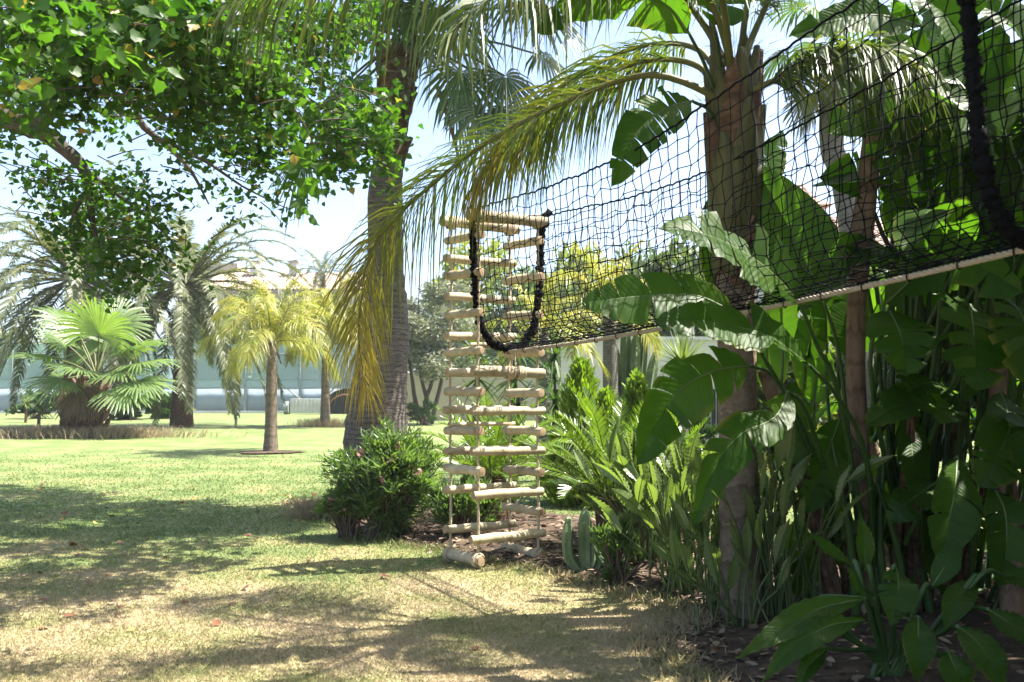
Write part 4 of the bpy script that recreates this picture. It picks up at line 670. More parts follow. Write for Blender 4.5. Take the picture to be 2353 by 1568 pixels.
LV = [ # leaf midrib (base to tip), width, stalk, splits, normal
    ([(1840, 700, 5.35), (1765, 620, 5.25), (1681, 564, 5.2), (1600, 533, 5.1), (1514, 525, 5.05)], .50, [(1880, 800, 5.6), (1925, 900, 5.9), (1990, 1250, 6.4)], 7, (.2, -1, .9)),
    ([(1860, 840, 5.25), (1770, 775, 5.15), (1674, 747, 5.1), (1590, 735, 5.0), (1503, 740, 4.95)], .40, [(1930, 920, 5.6), (1990, 1050, 6.0), (2010, 1300, 6.4)], 2, (.2, -1, 1.0)),
    ([(1690, 720, 5.5), (1600, 680, 5.5), (1490, 680, 5.45), (1400, 688, 5.4), (1338, 694, 5.4)], .34, [(1760, 830, 5.8), (1850, 1000, 6.2), (1930, 1250, 6.5)], 6, (0, -1, .35)),
    ([(1720, 840, 5.7), (1650, 850, 5.6), (1570, 890, 5.55), (1510, 970, 5.5), (1462, 1070, 5.45)], .40, [(1780, 870, 6.0), (1850, 1010, 6.3), (1925, 1250, 6.5)], 5, (.5, -1, .4)),
    ([(1810, 900, 5.6), (1780, 960, 5.4), (1700, 1000, 5.3), (1640, 1080, 5.2), (1592, 1210, 5.15)], .27, [(1850, 940, 5.9), (1900, 1100, 6.3)], 5, (.4, -1, .8)),
    ([(1895, 700, 6.3), (1850, 600, 6.3), (1800, 500, 6.35), (1735, 380, 6.4)], .62, [(1925, 800, 6.4), (1950, 1000, 6.5), (1980, 1300, 6.6)], 0, (-.3, -1, .1)),
    ([(1690, 730, 6.72), (1660, 640, 6.72), (1640, 540, 6.72), (1630, 450, 6.72)], .34, [(1720, 900, 6.75), (1850, 1200, 6.7)], 1, (.2, -1, .1)),
    ([(2000, 560, 6.9), (1950, 560, 6.8), (1880, 545, 6.75)], .2, [(2020, 700, 6.9)], 0, (0, -.6, 1)), ([(1990, 640, 6.9), (1940, 640, 6.8), (1900, 610, 6.8)], .2, [(2010, 760, 6.9)], 0, (0, -.6, 1)),
    ([(2120, 60, 6.0), (2020, 35, 6.0), (1920, 45, 6.0), (1812, 85, 6.0)], .36, [(2080, 200, 6.3), (2030, 350, 6.6)], 3, (-.2, -1, .3)),
    ([(2100, 210, 6.2), (2000, 170, 6.2), (1900, 150, 6.2), (1830, 180, 6.2)], .34, [(2060, 330, 6.4), (2020, 420, 6.6)], 3, (0, -.7, 1)),
    ([(2110, 640, 6.6), (2080, 540, 6.6), (2060, 450, 6.65), (2050, 380, 6.7)], .34, [(2110, 800, 6.7), (2060, 1200, 6.7)], 4, (.5, -1, .0)),
    ([(2180, 420, 6.5), (2150, 300, 6.5), (2130, 180, 6.5), (2140, 40, 6.6)], .5, [(2190, 700, 6.7), (2190, 900, 6.9)], 3, (-.4, -1, .1)),
    ([(2240, 640, 6.2), (2230, 480, 6.2), (2215, 330, 6.2), (2180, 200, 6.3)], .62, [(2250, 900, 6.4), (2230, 1300, 6.6)], 2, (.3, -1, .0)),
    ([(2330, 660, 6.0), (2330, 480, 6.0), (2310, 300, 6.0), (2260, 130, 6.1)], .62, [(2330, 900, 6.2), (2320, 1300, 6.4)], 3, (.2, -1, .0)),
    ([(2250, 280, 5.8), (2240, 150, 5.8), (2180, 40, 5.8), (2080, -30, 5.8)], .55, [(2270, 500, 6.0), (2280, 800, 6.4)], 3, (.2, -1, .6)),
    ([(2400, 330, 5.9), (2380, 180, 5.9), (2330, 60, 5.9), (2230, 0, 5.9)], .55, [(2390, 600, 6.0), (2330, 1000, 6.4)], 4, (.3, -1, .5)),
    ([(2045, 715, 5.9), (2060, 745, 5.6), (2075, 790, 5.5), (2085, 865, 5.45)], .42, [(2020, 800, 6.1), (2000, 1000, 6.4)], 4, (.0, -1, .7)),
    ([(2230, 700, 5.7), (2235, 740, 5.5), (2240, 800, 5.4), (2245, 900, 5.35)], .55, [(2215, 850, 6.0), (2200, 1100, 6.5)], 8, (.1, -1, .5)),
    ([(2330, 700, 5.5), (2350, 730, 5.3), (2370, 800, 5.2), (2390, 900, 5.2)], .5, [(2320, 900, 6.0), (2320, 1200, 6.4)], 6, (.1, -1, .5)),
    ([(2200, 1050, 5.7), (2195, 1120, 5.5), (2180, 1200, 5.45), (2160, 1300, 5.4)], .33, [(2190, 1100, 6.1), (2150, 1300, 6.5)], 1, (0, -1, .3)),
    ([(2290, 1130, 5.5), (2310, 1180, 5.35), (2312, 1260, 5.3), (2298, 1350, 5.3)], .30, [(2250, 1180, 6.0), (2230, 1350, 6.4)], 1, (0, -1, .3)),
    ([(1930, 960, 6.4), (1910, 1020, 6.3), (1880, 1100, 6.2), (1850, 1180, 6.1)], .30, [(2000, 1100, 6.4), (2010, 1300, 6.5)], 4, (.2, -1, .6)),
    ([(2150, 1110, 6.0), (2120, 1130, 5.9), (2080, 1160, 5.8), (2040, 1200, 5.8)], .26, [(2080, 1250, 6.3)], 2, (.1, -1, .9)),
    ([(2190, 900, 6.3), (2140, 880, 6.1), (2090, 900, 6.0), (2050, 960, 5.95)], .32, [(2120, 1050, 6.5), (2080, 1300, 6.6)], 4, (.0, -.8, 1)),
    ([(2220, 950, 6.2), (2140, 930, 6.0), (2060, 935, 5.9), (1990, 980, 5.9)], .38, [(2230, 1100, 6.4), (2180, 1350, 6.6)], 3, (.0, -.7, 1)),
    ([(2300, 900, 6.0), (2320, 980, 5.7), (2290, 1050, 5.6), (2250, 1120, 5.6)], .40, [(2290, 1050, 6.3), (2270, 1350, 6.5)], 3, (.1, -1, .6)),
    ([(2330, 950, 5.8), (2380, 1000, 5.5), (2400, 1100, 5.4), (2380, 1200, 5.4)], .4, [(2320, 1100, 6.2), (2300, 1350, 6.4)], 3, (.1, -1, .6))]
for i, (pts, W, pet, sp, nr) in enumerate(LV): leaf(s1, sb, pts, W, pet, sp, 40 + i, nrm=nr)
for i in range(22):                                 # upright blades in the thick of the clump
    u = 1915 + i * 24 + rng.normal() * 14; d0 = rng.uniform(6.9, 7.7); v0, v1 = rng.uniform(700, 900), rng.uniform(180, 520); u1 = u + rng.normal() * 70; pts = [(u, v0, d0), ((u + u1) / 2 + rng.normal() * 18, (v0 + v1) / 2, d0 + rng.normal() * .08), (u1, v1, d0 + rng.normal() * .25)]
    if blocks([P(*a_) for a_ in pts]): continue
    leaf(s1, sb, pts, rng.uniform(.36, .52), [(u + 5, v0 + 150, d0), (2080 + (u - 2080) * .7, 1350, 6.8)], int(rng.integers(0, 6)), 500 + i, nrm=(rng.normal() * .5, -1, rng.uniform(-.1, .4)))
for i in range(34):                                 # broad blades arching out at the top of the clump
    u, v, d0 = rng.uniform(1990, 2440), rng.uniform(40, 760), rng.uniform(5.7, 7.3); a0 = rng.uniform(0, 6.28); b0 = P(u, v, d0); hd_ = V(math.cos(a0), math.sin(a0) * .8, rng.uniform(.1, .9)); ln = rng.uniform(.8, 1.15); m0 = b0 + nz(hd_) * ln * .5; t0 = m0 + nz(hd_ + V(0, 0, -.9)) * ln * .5
    if blocks([b0, m0, t0]) or m0[1] < 5.4: continue
    mb = MB(); paddle(mb, [b0 - sb, m0 - sb, t0 - sb], rng.uniform(.36, .5), np.cross(np.cross(hd_, (0, 0, 1)), hd_) + rng.normal(size=3) * .4 + V(0, -.4, 0), int(rng.integers(2, 10)), 700 + i); o = mb.obj('leaf', [M['padd'], M['rib']], s1); mb = MB(); tube(mb, [b0 - sb, b0 - sb + V(rng.normal() * .08, .1, -.5), V(.35 + rng.normal() * .3, .2, max(.2, b0[2] - 2.0))], [.011, .016, .022], 7, n=10); mb.obj('petiole', M['petiole'], o)
for i, (u, v, u1, v1, d0) in enumerate(((2075, 420, 1985, 170, 6.5), (2120, 330, 2040, 60, 6.6), (2160, 560, 2090, 300, 6.6), (2110, 640, 2150, 420, 6.7), (2200, 250, 2120, -20, 6.3), (2260, 620, 2200, 380, 6.5), (2050, 560, 2090, 330, 7.0), (2330, 420, 2280, 180, 6.3), (2300, 700, 2340, 480, 6.6), (2160, 200, 1960, 110, 6.4), (2060, 300, 1930, 215, 6.6), (2030, 240, 1900, 310, 6.7), (2180, 700, 2120, 520, 6.9))):
    leaf(s1, sb, [(u, v, d0), ((u + u1) / 2 + 14, (v + v1) / 2 - 12, d0 - .05), (u1, v1, d0 - .1)], .46, [(u + 20, v + 200, d0 + .1), (2080 + (u - 2080) * .6, 1300, 6.8)], 2 + i % 5, 950 + i, nrm=(rng.normal() * .35, -1, .25))
for i in range(44):                                 # shaded lower blades and stalks
    u, v, d0 = rng.uniform(1770, 2440), rng.uniform(800, 1330), rng.uniform(6.2, 7.6); up_ = rng.random() < .55; L_ = rng.uniform(.55, .95); b0 = P(u, v, d0); hd_ = nz(V(rng.normal() * .6, rng.normal() * .4, 1.0 if up_ else -.8)); m0 = b0 + hd_ * L_ * .5; t0 = m0 + nz(hd_ + V(rng.normal() * .3, -.2, -.25)) * L_ * .5; t0[2] = max(t0[2], .15)
    if u < 1950 and blocks([b0, m0, t0]): continue
    if any(1880 < CX + FPX * p_[0] / p_[1] < 2065 for p_ in (b0, m0, t0)) and d0 < 6.95: continue
    mb = MB(); paddle(mb, [b0 - sb, m0 - sb, t0 - sb], rng.uniform(.22, .36), (rng.normal() * .4, -1, rng.uniform(0, .8)), int(rng.integers(0, 6)), 800 + i); o = mb.obj('leaf', [M['padd'], M['rib']], s1); mb = MB(); tube(mb, [b0 - sb, (b0 - sb) * V(.9, .9, .55), (b0 - sb) * V(.7, .7, .02)], [.010, .014, .018], 7, n=10); mb.obj('petiole', M['petiole'], o)
for i, (u, v, d0) in enumerate(((1800, 800, 7.3), (1850, 830, 7.5), (1900, 790, 7.4), (1945, 820, 7.3), (1780, 900, 7.6), (1870, 930, 7.5), (1925, 760, 7.5))):
    leaf(s1, sb, [(u, v, d0), (u + rng.normal() * 12, v - 100, d0), (u + rng.normal() * 35, v - 215, d0 + .1)], .36, [(u + 10, v + 200, d0), (2000, 1380, 6.9)], i % 4, 900 + i, nrm=(rng.normal() * .4, -1, .1))
rand_plant(s1, sb, None, P(2040, 110, 6.6) - sb, 9, 1.0, 3, az=-.9); rand_plant(s1, sb, None, P(2190, 640, 7.0) - sb, 8, 1.0, 4, az=-.3); rand_plant(s1, sb, None, P(2290, 700, 6.5) - sb, 8, 1.05, 5)
# plant growing behind the feather palm
tb_ = V(PX(1720, 6.74), 6.74, 0); s2 = thing('paddle_plant', 'paddle leaved plant growing tight behind the feather palm trunk', 'plant', 'giant paddle plants', tb_)
mb = MB(); stem(mb, [(1725, 1380, 6.74), (1720, 900, 6.74), (1715, 500, 6.72), (1700, 350, 6.7)], [.07, .055, .05], tb_); mb.obj('trunk', M['strel_trunk'], s2)
for i, (pts, W, pet, sp, nr) in enumerate([([(1590, 232, 6.2), (1530, 250, 6.1), (1460, 310, 6.0), (1405, 430, 5.95)], .36, [(1640, 270, 6.4), (1690, 420, 6.9)], 7, (.4, -1, .5)),
        ([(1585, 80, 6.0), (1530, 10, 5.9), (1420, -25, 5.8), (1300, 5, 5.75), (1228, 75, 5.7)], .42, [(1620, 150, 6.2), (1660, 260, 6.6), (1695, 420, 6.9)], 2, (0, -.45, -1)),
        ([(1640, 60, 6.2), (1650, 10, 6.2), (1640, -60, 6.2), (1600, -150, 6.1)], .4, [(1665, 200, 6.5), (1695, 420, 6.9)], 4, (.2, -1, .3)), ([(1740, 470, 7.1), (1760, 380, 7.2), (1800, 300, 7.3)], .3, [(1715, 560, 7.05)], 2, (.2, -1, .2))]): leaf(s2, tb_, pts, W, pet, sp, 90 + i, nrm=nr)
# low young plant in the right foreground
lb_ = V(PX(2045, 5.0), 5.0, 0); s3 = thing('paddle_plant', 'low young paddle plant with long dark leaves in the bottom right foreground', 'plant', 'giant paddle plants', lb_)
LOW = [([(1990, 1375, 4.8), (1880, 1400, 4.6), (1790, 1450, 4.5), (1690, 1515, 4.4)], .20, 1880), ([(1985, 1425, 4.7), (1900, 1440, 4.5), (1820, 1490, 4.45), (1750, 1570, 4.4)], .20, 1900), ([(2060, 1310, 4.9), (2065, 1340, 4.75), (2060, 1390, 4.7), (2045, 1440, 4.7)], .26, 2050), ([(2110, 1420, 4.7), (2110, 1460, 4.6), (2110, 1510, 4.55), (2105, 1570, 4.55)], .22, 2100),
       ([(2200, 1440, 4.6), (2240, 1470, 4.5), (2280, 1530, 4.4), (2310, 1600, 4.4)], .26, 2180), ([(2270, 1400, 4.7), (2330, 1440, 4.6), (2390, 1490, 4.5)], .24, 2220), ([(1990, 1310, 5.0), (1985, 1240, 5.0), (1975, 1180, 5.0)], .14, 2000), ([(2180, 1500, 4.5), (2200, 1550, 4.4), (2230, 1620, 4.4)], .24, 2160), ([(1900, 1490, 4.6), (1860, 1530, 4.5), (1830, 1590, 4.45)], .13, 1950), ([(2300, 1320, 5.0), (2350, 1330, 4.9), (2400, 1370, 4.8)], .24, 2250), ([(1960, 1300, 5.1), (1900, 1260, 5.1), (1860, 1225, 5.1)], .13, 1970), ([(2010, 1380, 4.9), (1975, 1350, 4.9), (1945, 1300, 4.9)], .12, 2010), ([(2140, 1350, 5.0), (2180, 1290, 5.0), (2210, 1260, 5.0)], .18, 2120), ([(2240, 1330, 5.0), (2200, 1380, 4.8), (2170, 1450, 4.7)], .2, 2230)]
for i, (pts, W, um) in enumerate(LOW): leaf(s3, lb_, pts, W * .8, [(um, pts[0][1] + 5, 4.9), (2045 + (um - 2045) * .3, 1500, 5.0), (2045 + rng.normal() * 25, 1585, 5.0)], 0 if i != 2 else 4, 130 + i, nrm=(0, -.8, 1), rib=.007, prof=.8)
# more of the same clump to the right, outside the frame: its leaves shade the bed
for k_, (x_, y_, zt_, nl_, lab) in enumerate(((4.7, 8.3, 2.4, 12, 'paddle leaved plant at the back right against the lawn'), (4.3, 6.2, 3.6, 14, 'tall paddle leaved plant at the right edge'), (4.0, 4.9, 3.2, 14, 'tall paddle leaved plant just beyond the right edge'), (5.6, 5.4, 3.6, 12, 'tallest paddle leaved plant beyond the right edge'), (6.0, 7.2, 4.4, 14, 'paddle leaved plant behind the right edge clump'), (3.7, 8.6, 1.3, 12, 'short paddle leaved plant behind the ringed stems'), (3.7, 3.9, 3.4, 12, 'paddle leaved plant nearest the camera beyond the right edge'))):
    bb = V(x_, y_, 0); tq = thing('paddle_plant', lab, 'plant', 'giant paddle plants', bb)
    for s_ in range(3):
        top = V(rng.normal() * .25, rng.normal() * .25, zt_ * rng.uniform(.8, 1.1)); mb = MB(); tube(mb, [V(top[0] * .3, top[1] * .3, -.03), top * V(.7, .7, .5), top], [.085, .07, .05], 12, n=24, jit=.02); mb.obj('trunk', M['strel_trunk'], tq); rand_plant(tq, bb, None, top, max(3, nl_ // 3), 1.1, 200 + k_ * 10 + s_, W=.5)
    for s_ in range(8):
        a0 = rng.uniform(0, 6.28); top = V(math.cos(a0) * .5, math.sin(a0) * .5, rng.uniform(.8, 1.7)); mb = MB(); tube(mb, [V(rng.normal() * .1, rng.normal() * .1, 0), top * .55, top], [.025, .013], 7, n=10); o = mb.obj('green_stalk', M['petiole'], tq)
        mb = MB(); tip = top * V(1.9, 1.9, .85); paddle(mb, [top, (top + tip) / 2 + V(0, 0, .14), tip], .28, (0, 0, 1), rng.integers(0, 5), 300 + k_ * 10 + s_); mb.obj('leaf', [M['padd'], M['rib']], tq)

# ------------------------------------------------------------------ bed plants
def spear_clump(name, label, c, n, h, seed, spread=.5, W=.1, L=.36):
    rg = np.random.default_rng(seed); t = thing(name, label, 'plant', 'spear leaved clumps', c)
    for i in range(n):
        a0 = rg.uniform(0, 6.28); o = spread * rg.uniform(.1, 1); hh = h * rg.uniform(.45, 1); top = V(math.cos(a0) * o, math.sin(a0) * o, hh); b0 = V(math.cos(a0) * .1, math.sin(a0) * .1, 0) + V(*rg.normal(size=2) * .07, -.02); mid = b0 * .4 + top * V(.45, .45, .6)
        d = nz(top - mid + V(0, 0, .15)); tip = top + nz(d + V(0, 0, -.25) + rg.normal(size=3) * .2) * L * rg.uniform(.7, 1.15); mb = MB(); nr = np.cross(np.cross(d, (0, 0, 1)), d) + rg.normal(size=3) * .5
        paddle(mb, [top, (top + tip) / 2 + V(0, 0, .02), tip], W * rg.uniform(.7, 1.2), nr, 0, seed * 50 + i, fold=.45, droop=.02, rib=.004, prof=.75); o_ = mb.obj('leaf', [M['reginae'], M['rib']], t); mb = MB(); tube(mb, [b0, mid, top], [.009, .006], 5, n=8); mb.obj('petiole', M['reginae'], o_)
    return t
spear_clump('spear_plant', 'sunlit grey green spear leaved clump left of the feather palm base', G(1575, 1365), 70, 1.0, 71, .62); spear_clump('spear_plant', 'sunlit spear leaved clump behind the small cactus', G(1490, 1330) + V(.1, .5, 0), 46, 1.05, 72, .5)
spear_clump('spear_plant', 'small sunlit spear leaved clump at the front edge of the bed', G(1640, 1400), 26, .75, 75, .4); spear_clump('spear_plant', 'spear leaved clump below the large cycad fronds', V(PX(1480, 8.2), 8.2, 0), 50, .95, 76, .6)
spear_clump('spear_plant', 'shaded spear leaved clump right of the feather palm base', G(1800, 1425), 46, 1.05, 73, .5, .095, .38); spear_clump('spear_plant', 'low dark spear leaved clump at the feather palm foot', G(1690, 1440), 20, .55, 74, .5, .09, .34)
def cycad(label, c, h, n, fl, seed):
    rg = np.random.default_rng(seed); t = thing('cycad', label, 'cycad', 'cycads in the bed', c); mb = MB(); tube(mb, [(0, 0, -.03), (0, 0, h)], [.2, .16], 12, n=6, jit=.08); mb.obj('trunk', M['boot'], t)
    for i in range(n):
        a0 = i * 2.39996 + rg.normal() * .1; e = .15 + 1.25 * (i / n); hd_ = V(math.cos(a0), math.sin(a0), 0); d0 = hd_ * math.cos(e) + V(0, 0, math.sin(e)); q_ = [V(0, 0, h) + hd_ * .06]; dd = d0; ln = fl * rg.uniform(.85, 1.1)
        for s_ in range(4): q_.append(q_[-1] + dd * ln / 4); dd = nz(dd + V(0, 0, -.17 * (s_ + .5)))
        mb = MB(); frond(mb, q_, 62, .17, .012, .12, .05, 62, 28, 4, .011, prof=[(0, .5), (.15, 1), (.7, .95), (1, .35)]); mb.obj('frond', [M['cycad'], M['rach']], t)
    return t
cycad('large glossy cycad with upright fronds right of the ladder', V(PX(1410, 8.9), 8.9, 0), .55, 36, 1.15, 1); cycad('lighter cycad behind the ladder rungs', V(PX(1130, 10.8), 10.8, 0), .55, 32, 1.1, 2); cycad('cycad between the large cycad and the golden conifers', V(PX(1530, 9.6), 9.6, 0), .35, 28, 1.0, 3)
shrub('oleander_bush', 'leafy oleander bush with small pink blossoms below the tall palm', V(PX(892, 10.0), 10.0, 0), (.72, .55, .62), 7500, M['oleander'], .105, w=.85, flowers=13, lump=64, up=.15)
shrub('oleander_bush', 'low oleander growth behind the bottom ladder rungs', V(PX(1055, 9.7), 9.7, 0), (.45, .32, .44), 3000, M['oleander'], .09, w=.9); shrub('oleander_bush', 'small oleander bush beside the low cactus', V(PX(1420, 7.5), 7.5, 0), (.23, .2, .30), 1500, M['oleander'], .08, w=.9, lump=12)
shrub('twiggy_shrub', 'bright green twig shrub to the right of the tall palm trunk', V(PX(945, 13), 13, 0), (.3, .3, .48), 700, M['thuja'], .12, OVAL_V, lump=14)
shrub('oleander_bush', 'low oleander spray left of the tall palm foot', V(PX(800, 10.0), 10.0, 0), (.3, .28, .36), 1500, M['oleander'], .10, w=.8, up=.15, flowers=4)
grass_tuft('dry_grass', 'wispy dry grass clump on the lawn edge beside the oleander', G(738, 1188), (.4, .3), .30, 1400, M['straw'], w=.006)
t = thing('small_cactus', 'low jointed column cactus in the bed right of the ladder', 'cactus', None, G(1345, 1322)); kk = t.location.y / FPX
for dx, h, b_ in ((0, 155, 0), (-38, 130, 1), (18, 90, 0), (32, 60, 0)):
    mb = MB(); h_ = h * kk; x_ = dx * kk
    column(mb, [(x_ * .2, 0, 0), (x_, 0, h_ * .35), (x_, 0, h_)], .062 if b_ == 0 else .05, 12, 5)
    if b_: column(mb, [(x_, 0, h_ * .75), (x_, 0, h_ * 1.02)], .033, 8, 5)
    mb.obj('arm', M['cactus'], t, smooth=False)
for u, d in ((1180, 12.2), (1270, 13.8), (1090, 12.6)):
    t = thing('sword_plant', {1180: 'spiky sword leaved plant seen between the ladder ropes', 1270: 'spiky sword leaved plant between the slim palm and the conifer', 1090: 'spiky sword leaved plant behind the left ladder ropes'}[u], 'plant', 'sword leaved plants', V(PX(u, d), d, 0))
    mb = MB(); tube(mb, [(0, 0, 0), (.05, 0, 1.6)], .05, 7, n=6); mb.obj('stem', M['bark'], t)
    for z_ in (.9, 1.4, 1.75, 2.1): mb = MB(); sword_rosette(mb, (.04, rng.normal() * .1, z_), 40, .6, .04, .1, curve=.35); mb.obj('leaf_rosette', M['dracaena'], t)

# ------------------------------------------------------------------ rope ladder tower
FL, FRr, BL = V(-.305, 8.20, 0), V(.239, 8.52, 0), V(-.571, 8.50, 0); BR = FRr + BL - FL
rl = thing('rope_ladder', 'square hanging rope ladder tower of peeled log rungs at the end of the net', 'rope ladder', None, (FL + BR) / 2); ro = (FL + BR) / 2
def zat(v, d): return hz(v, d)
def rung(a, b, z, r=.040, over=.055, name='rung'):
    a = a + V(0, 0, z) - ro; b = b + V(0, 0, z) - ro; d = nz(b - a); mb = MB(); over = over * rng.uniform(.8, 1.3); z += 0; a = a + V(0, 0, rng.normal() * .006); c = np.linspace(0, 1, 7)[:, None]; pts = (a - d * over) * (1 - c) + (b + d * over) * c + np.array([V(*rng.normal(size=3) * .0025) for _ in range(7)])
    r = r * rng.uniform(.93, 1.06); tube(mb, pts, [r * .93, r, r * 1.02, r, r * .98, r * 1.01, r * .94], 12, 0, False)
    for e, s_ in ((pts[0], -1), (pts[-1], 1)):
        t_, A, B = frames(pts); th = np.arange(12) * math.pi / 6; q_ = [e + d * s_ * .006] + [e + r * .93 * (math.cos(x) * A[0] + math.sin(x) * B[0]) for x in th]
        mb.add(q_, [(0, 1 + k, 1 + (k + 1) % 12) for k in range(12)], 1)
    return mb.obj(name, [M['wood'], M['logend']], rl)
def coil(a, axis, r, n=4, pitch=.014, rr=.007, par=None):
    ax = nz(axis); ref = nz(np.cross(ax, V(0, 0, 1))); up = np.cross(ref, ax); s_ = np.linspace(0, n, n * 14); mb = MB()
    tube(mb, [a + ax * (x - n / 2) * pitch + r * (math.cos(x * 2 * math.pi) * up + math.sin(x * 2 * math.pi) * ref) for x in s_], rr, 5); return mb.obj('lashing', M['sisal'], par or rl)
for v in (945, 1037, 1132, 1228): rung(FL, FRr, zat(v, 8.36))
fr0 = rung(FL, FRr, zat(857, 8.36), .046)
for v in (598, 686, 772, 857, 943, 1034, 1120, 1207): rung(BL, BR, zat(v, 8.66))
for v in (545, 630, 720, 808, 900, 988, 1078): rung(BL, FL, zat(v, 8.35))
for v in (557, 640, 727, 812, 903, 989, 1080, 1168): rung(BR, FRr, zat(v, 8.67))
rung(BL, FL, .085, .052, .06); rung(BR, FRr, .075, .055, .06); rung(FL + V(-.02, 0, 0), FRr + V(.02, 0, 0), zat(500, 8.36), .052, .07, 'top_log'); rung(BL, BR, zat(516, 8.66), .052, .10, 'top_log')
rung(BL + V(.05, 0, 0), BR, zat(974, 8.7), .02, .05, 'slat'); rung((FL + BL) / 2 + V(.12, 0, 0), FRr + V(.02, 0, 0), zat(796, 8.3), .026, .05, 'slat')
ztop = zat(500, 8.36)
for c_, zb in ((FL, .06), (FRr, .05), (BL, .06), (BR, .05)):
    mb = MB(); zz = np.linspace(zb, ztop + .02, 60); a = c_ - ro; th = zz * 95
    for ph in (0, 2.094, 4.188): tube(mb, np.stack([a[0] + .006 * np.cos(th * .9 + ph) + .006 * np.sin(zz * 3 + ph * 0), a[1] + .006 * np.sin(th * .9 + ph), zz], -1), .0088, 5)
    mb.obj('rope', M['sisal'], rl)
for c_, z_, ax in ((FL, .085, FL - BL), (BL, .085, FL - BL), (FRr, .075, FRr - BR), (BR, .075, FRr - BR)): coil(c_ + V(0, 0, z_) - ro, ax, .060, 3, .016, .009)
for c_, z_, ax in ((FL, ztop, FRr - FL), (FRr, ztop, FRr - FL), (BL, zat(516, 8.66), BR - BL), (BR, zat(516, 8.66), BR - BL)): coil(c_ + V(0, 0, z_) - ro, ax, .060, 5, .016, .008)
zc_ = zat(857, 8.36)
for f_ in (.52, .70): coil(FL * (1 - f_) + FRr * f_ + V(0, 0, zc_) - ro, FRr - FL, .056, 5, .015, .0085, fr0)
mb = MB(); p0 = FL * .45 + FRr * .55; tube(mb, [p0 + V(0, 0, zc_) - ro, p0 + V(.01, .02, zc_ + .2) - ro], .008, 6); tube(mb, [p0 + V(.04, 0, zc_) - ro, p0 + V(.03, .02, zc_ + .2) - ro], .008, 6); mb.obj('hanging_rope', M['sisal'], rl)
for c_, zt in ((BR, 6.3),): mb = MB(); tube(mb, [c_ + V(0, 0, ztop) - ro, c_ * .5 + ro * .5 + V(0, 0, zt) - ro], .004, 5); mb.obj('hanging_rope', M['sisal'], rl)
mb = MB(); tube(mb, [tuple(wb + at(tc, .995) + V(0, -.1, .6)), tuple(ro + V(0, 0, 6.28)), tuple(crown + V(0, .1, 2.6))], .012, 6, n=24); tag(mb.obj('support_rope', M['sisal']), 'rope slung between the two palm crowns that carries the ladder', 'rope')

# ------------------------------------------------------------------ net bridge
nbp = thing('net_bridge', 'black net tunnel sloping up from the ladder to the upper right', 'net bridge', None, (0, 0, 0))
dirv = V(.482, -.876, 0); lat = V(.876, .482, 0)
def centre(s):                                       # s in metres from the ladder
    s = np.asarray(s, float); b = V(-.03, 8.36, 0) + s[..., None] * dirv; f = s / 4.84; sag = 4 * f * (1 - f)
    b[..., 2] = interp(s, [(0, zat(803, 8.36)), (4.84, 2.25), (7, 2.32)]) - .05 * np.clip(sag, 0, 1); return b
HX = [1, .97, .93, .86, .72, .42, 0]; HZt = [1, .78, .55, .32, .14, .035, 0]
def section(s, qv):                                  # qv 0..1 from the camera side lip round the bottom to the far lip
    h = np.abs(2 * qv - 1); sg = np.sign(2 * qv - 1); t_ = (1 - h) * 6; X_ = np.interp(t_, range(7), HX) * sg; Z_ = np.interp(t_, range(7), HZt)
    wdt = interp(s, [(0, .37), (2.4, .40), (4.84, .42), (7, .42)]); hgt = interp(s, [(0, 1.25), (1.2, 1.19), (2.4, 1.17), (4.84, 1.34), (7, 1.3)]) - .055 * np.sin(s * math.pi / 4.84) ** 2
    return centre(s) + (X_ * wdt)[..., None] * lat + (Z_ * hgt)[..., None] * V(0, 0, 1)
nq, ns = 33, 72; qs = np.linspace(0, 1, nq); ss = np.linspace(0, 6.7, ns); S_, Q_ = np.meshgrid(ss, qs, indexing='ij')
zig = (np.indices((ns, nq)).sum(0) % 2 - .5); Kn = section(S_ + .016 * zig * (Q_ > .02) * (Q_ < .98) + rng.normal(size=S_.shape) * .006, np.clip(Q_ + rng.normal(size=S_.shape) * .0032 * ((Q_ > 0) & (Q_ < 1)) , 0, 1)) + rng.normal(size=S_.shape + (3,)) * .0045
def strand(mb, pts, r, k=4):
    tube(mb, pts, r, k, 0, False)
mb = MB()
for j in range(1, nq - 1): strand(mb, Kn[:, j], .0034)
for i in range(ns): strand(mb, Kn[i], .0034)
kn = MB(); kp = Kn[:, 1:-1].reshape(-1, 3); scatter(kn, [(-1, 0, 0), (1, 0, 0), (0, 1, 0), (0, -1, 0), (0, 0, 1), (0, 0, -1)], [(0, 2, 4), (2, 1, 4), (1, 3, 4), (3, 0, 4), (2, 0, 5), (1, 2, 5), (3, 1, 5), (0, 3, 5)], kp, np.tile(V(1, 0, 0), (len(kp), 1)), np.tile(V(0, 0, 1), (len(kp), 1)), .0086)
mb.obj('mesh', M['black'], nbp); kn.obj('knots', M['black'], nbp)
for j in (0, nq - 1):
    mb = MB(); e = np.repeat(Kn[:, j], 2, 0)[:-1]; e[1::2] = (Kn[:-1, j] + Kn[1:, j]) / 2 + V(0, 0, .008); strand(mb, spline(e, 260), .0075, 5); mb.obj('edge_cord', M['black'], nbp)
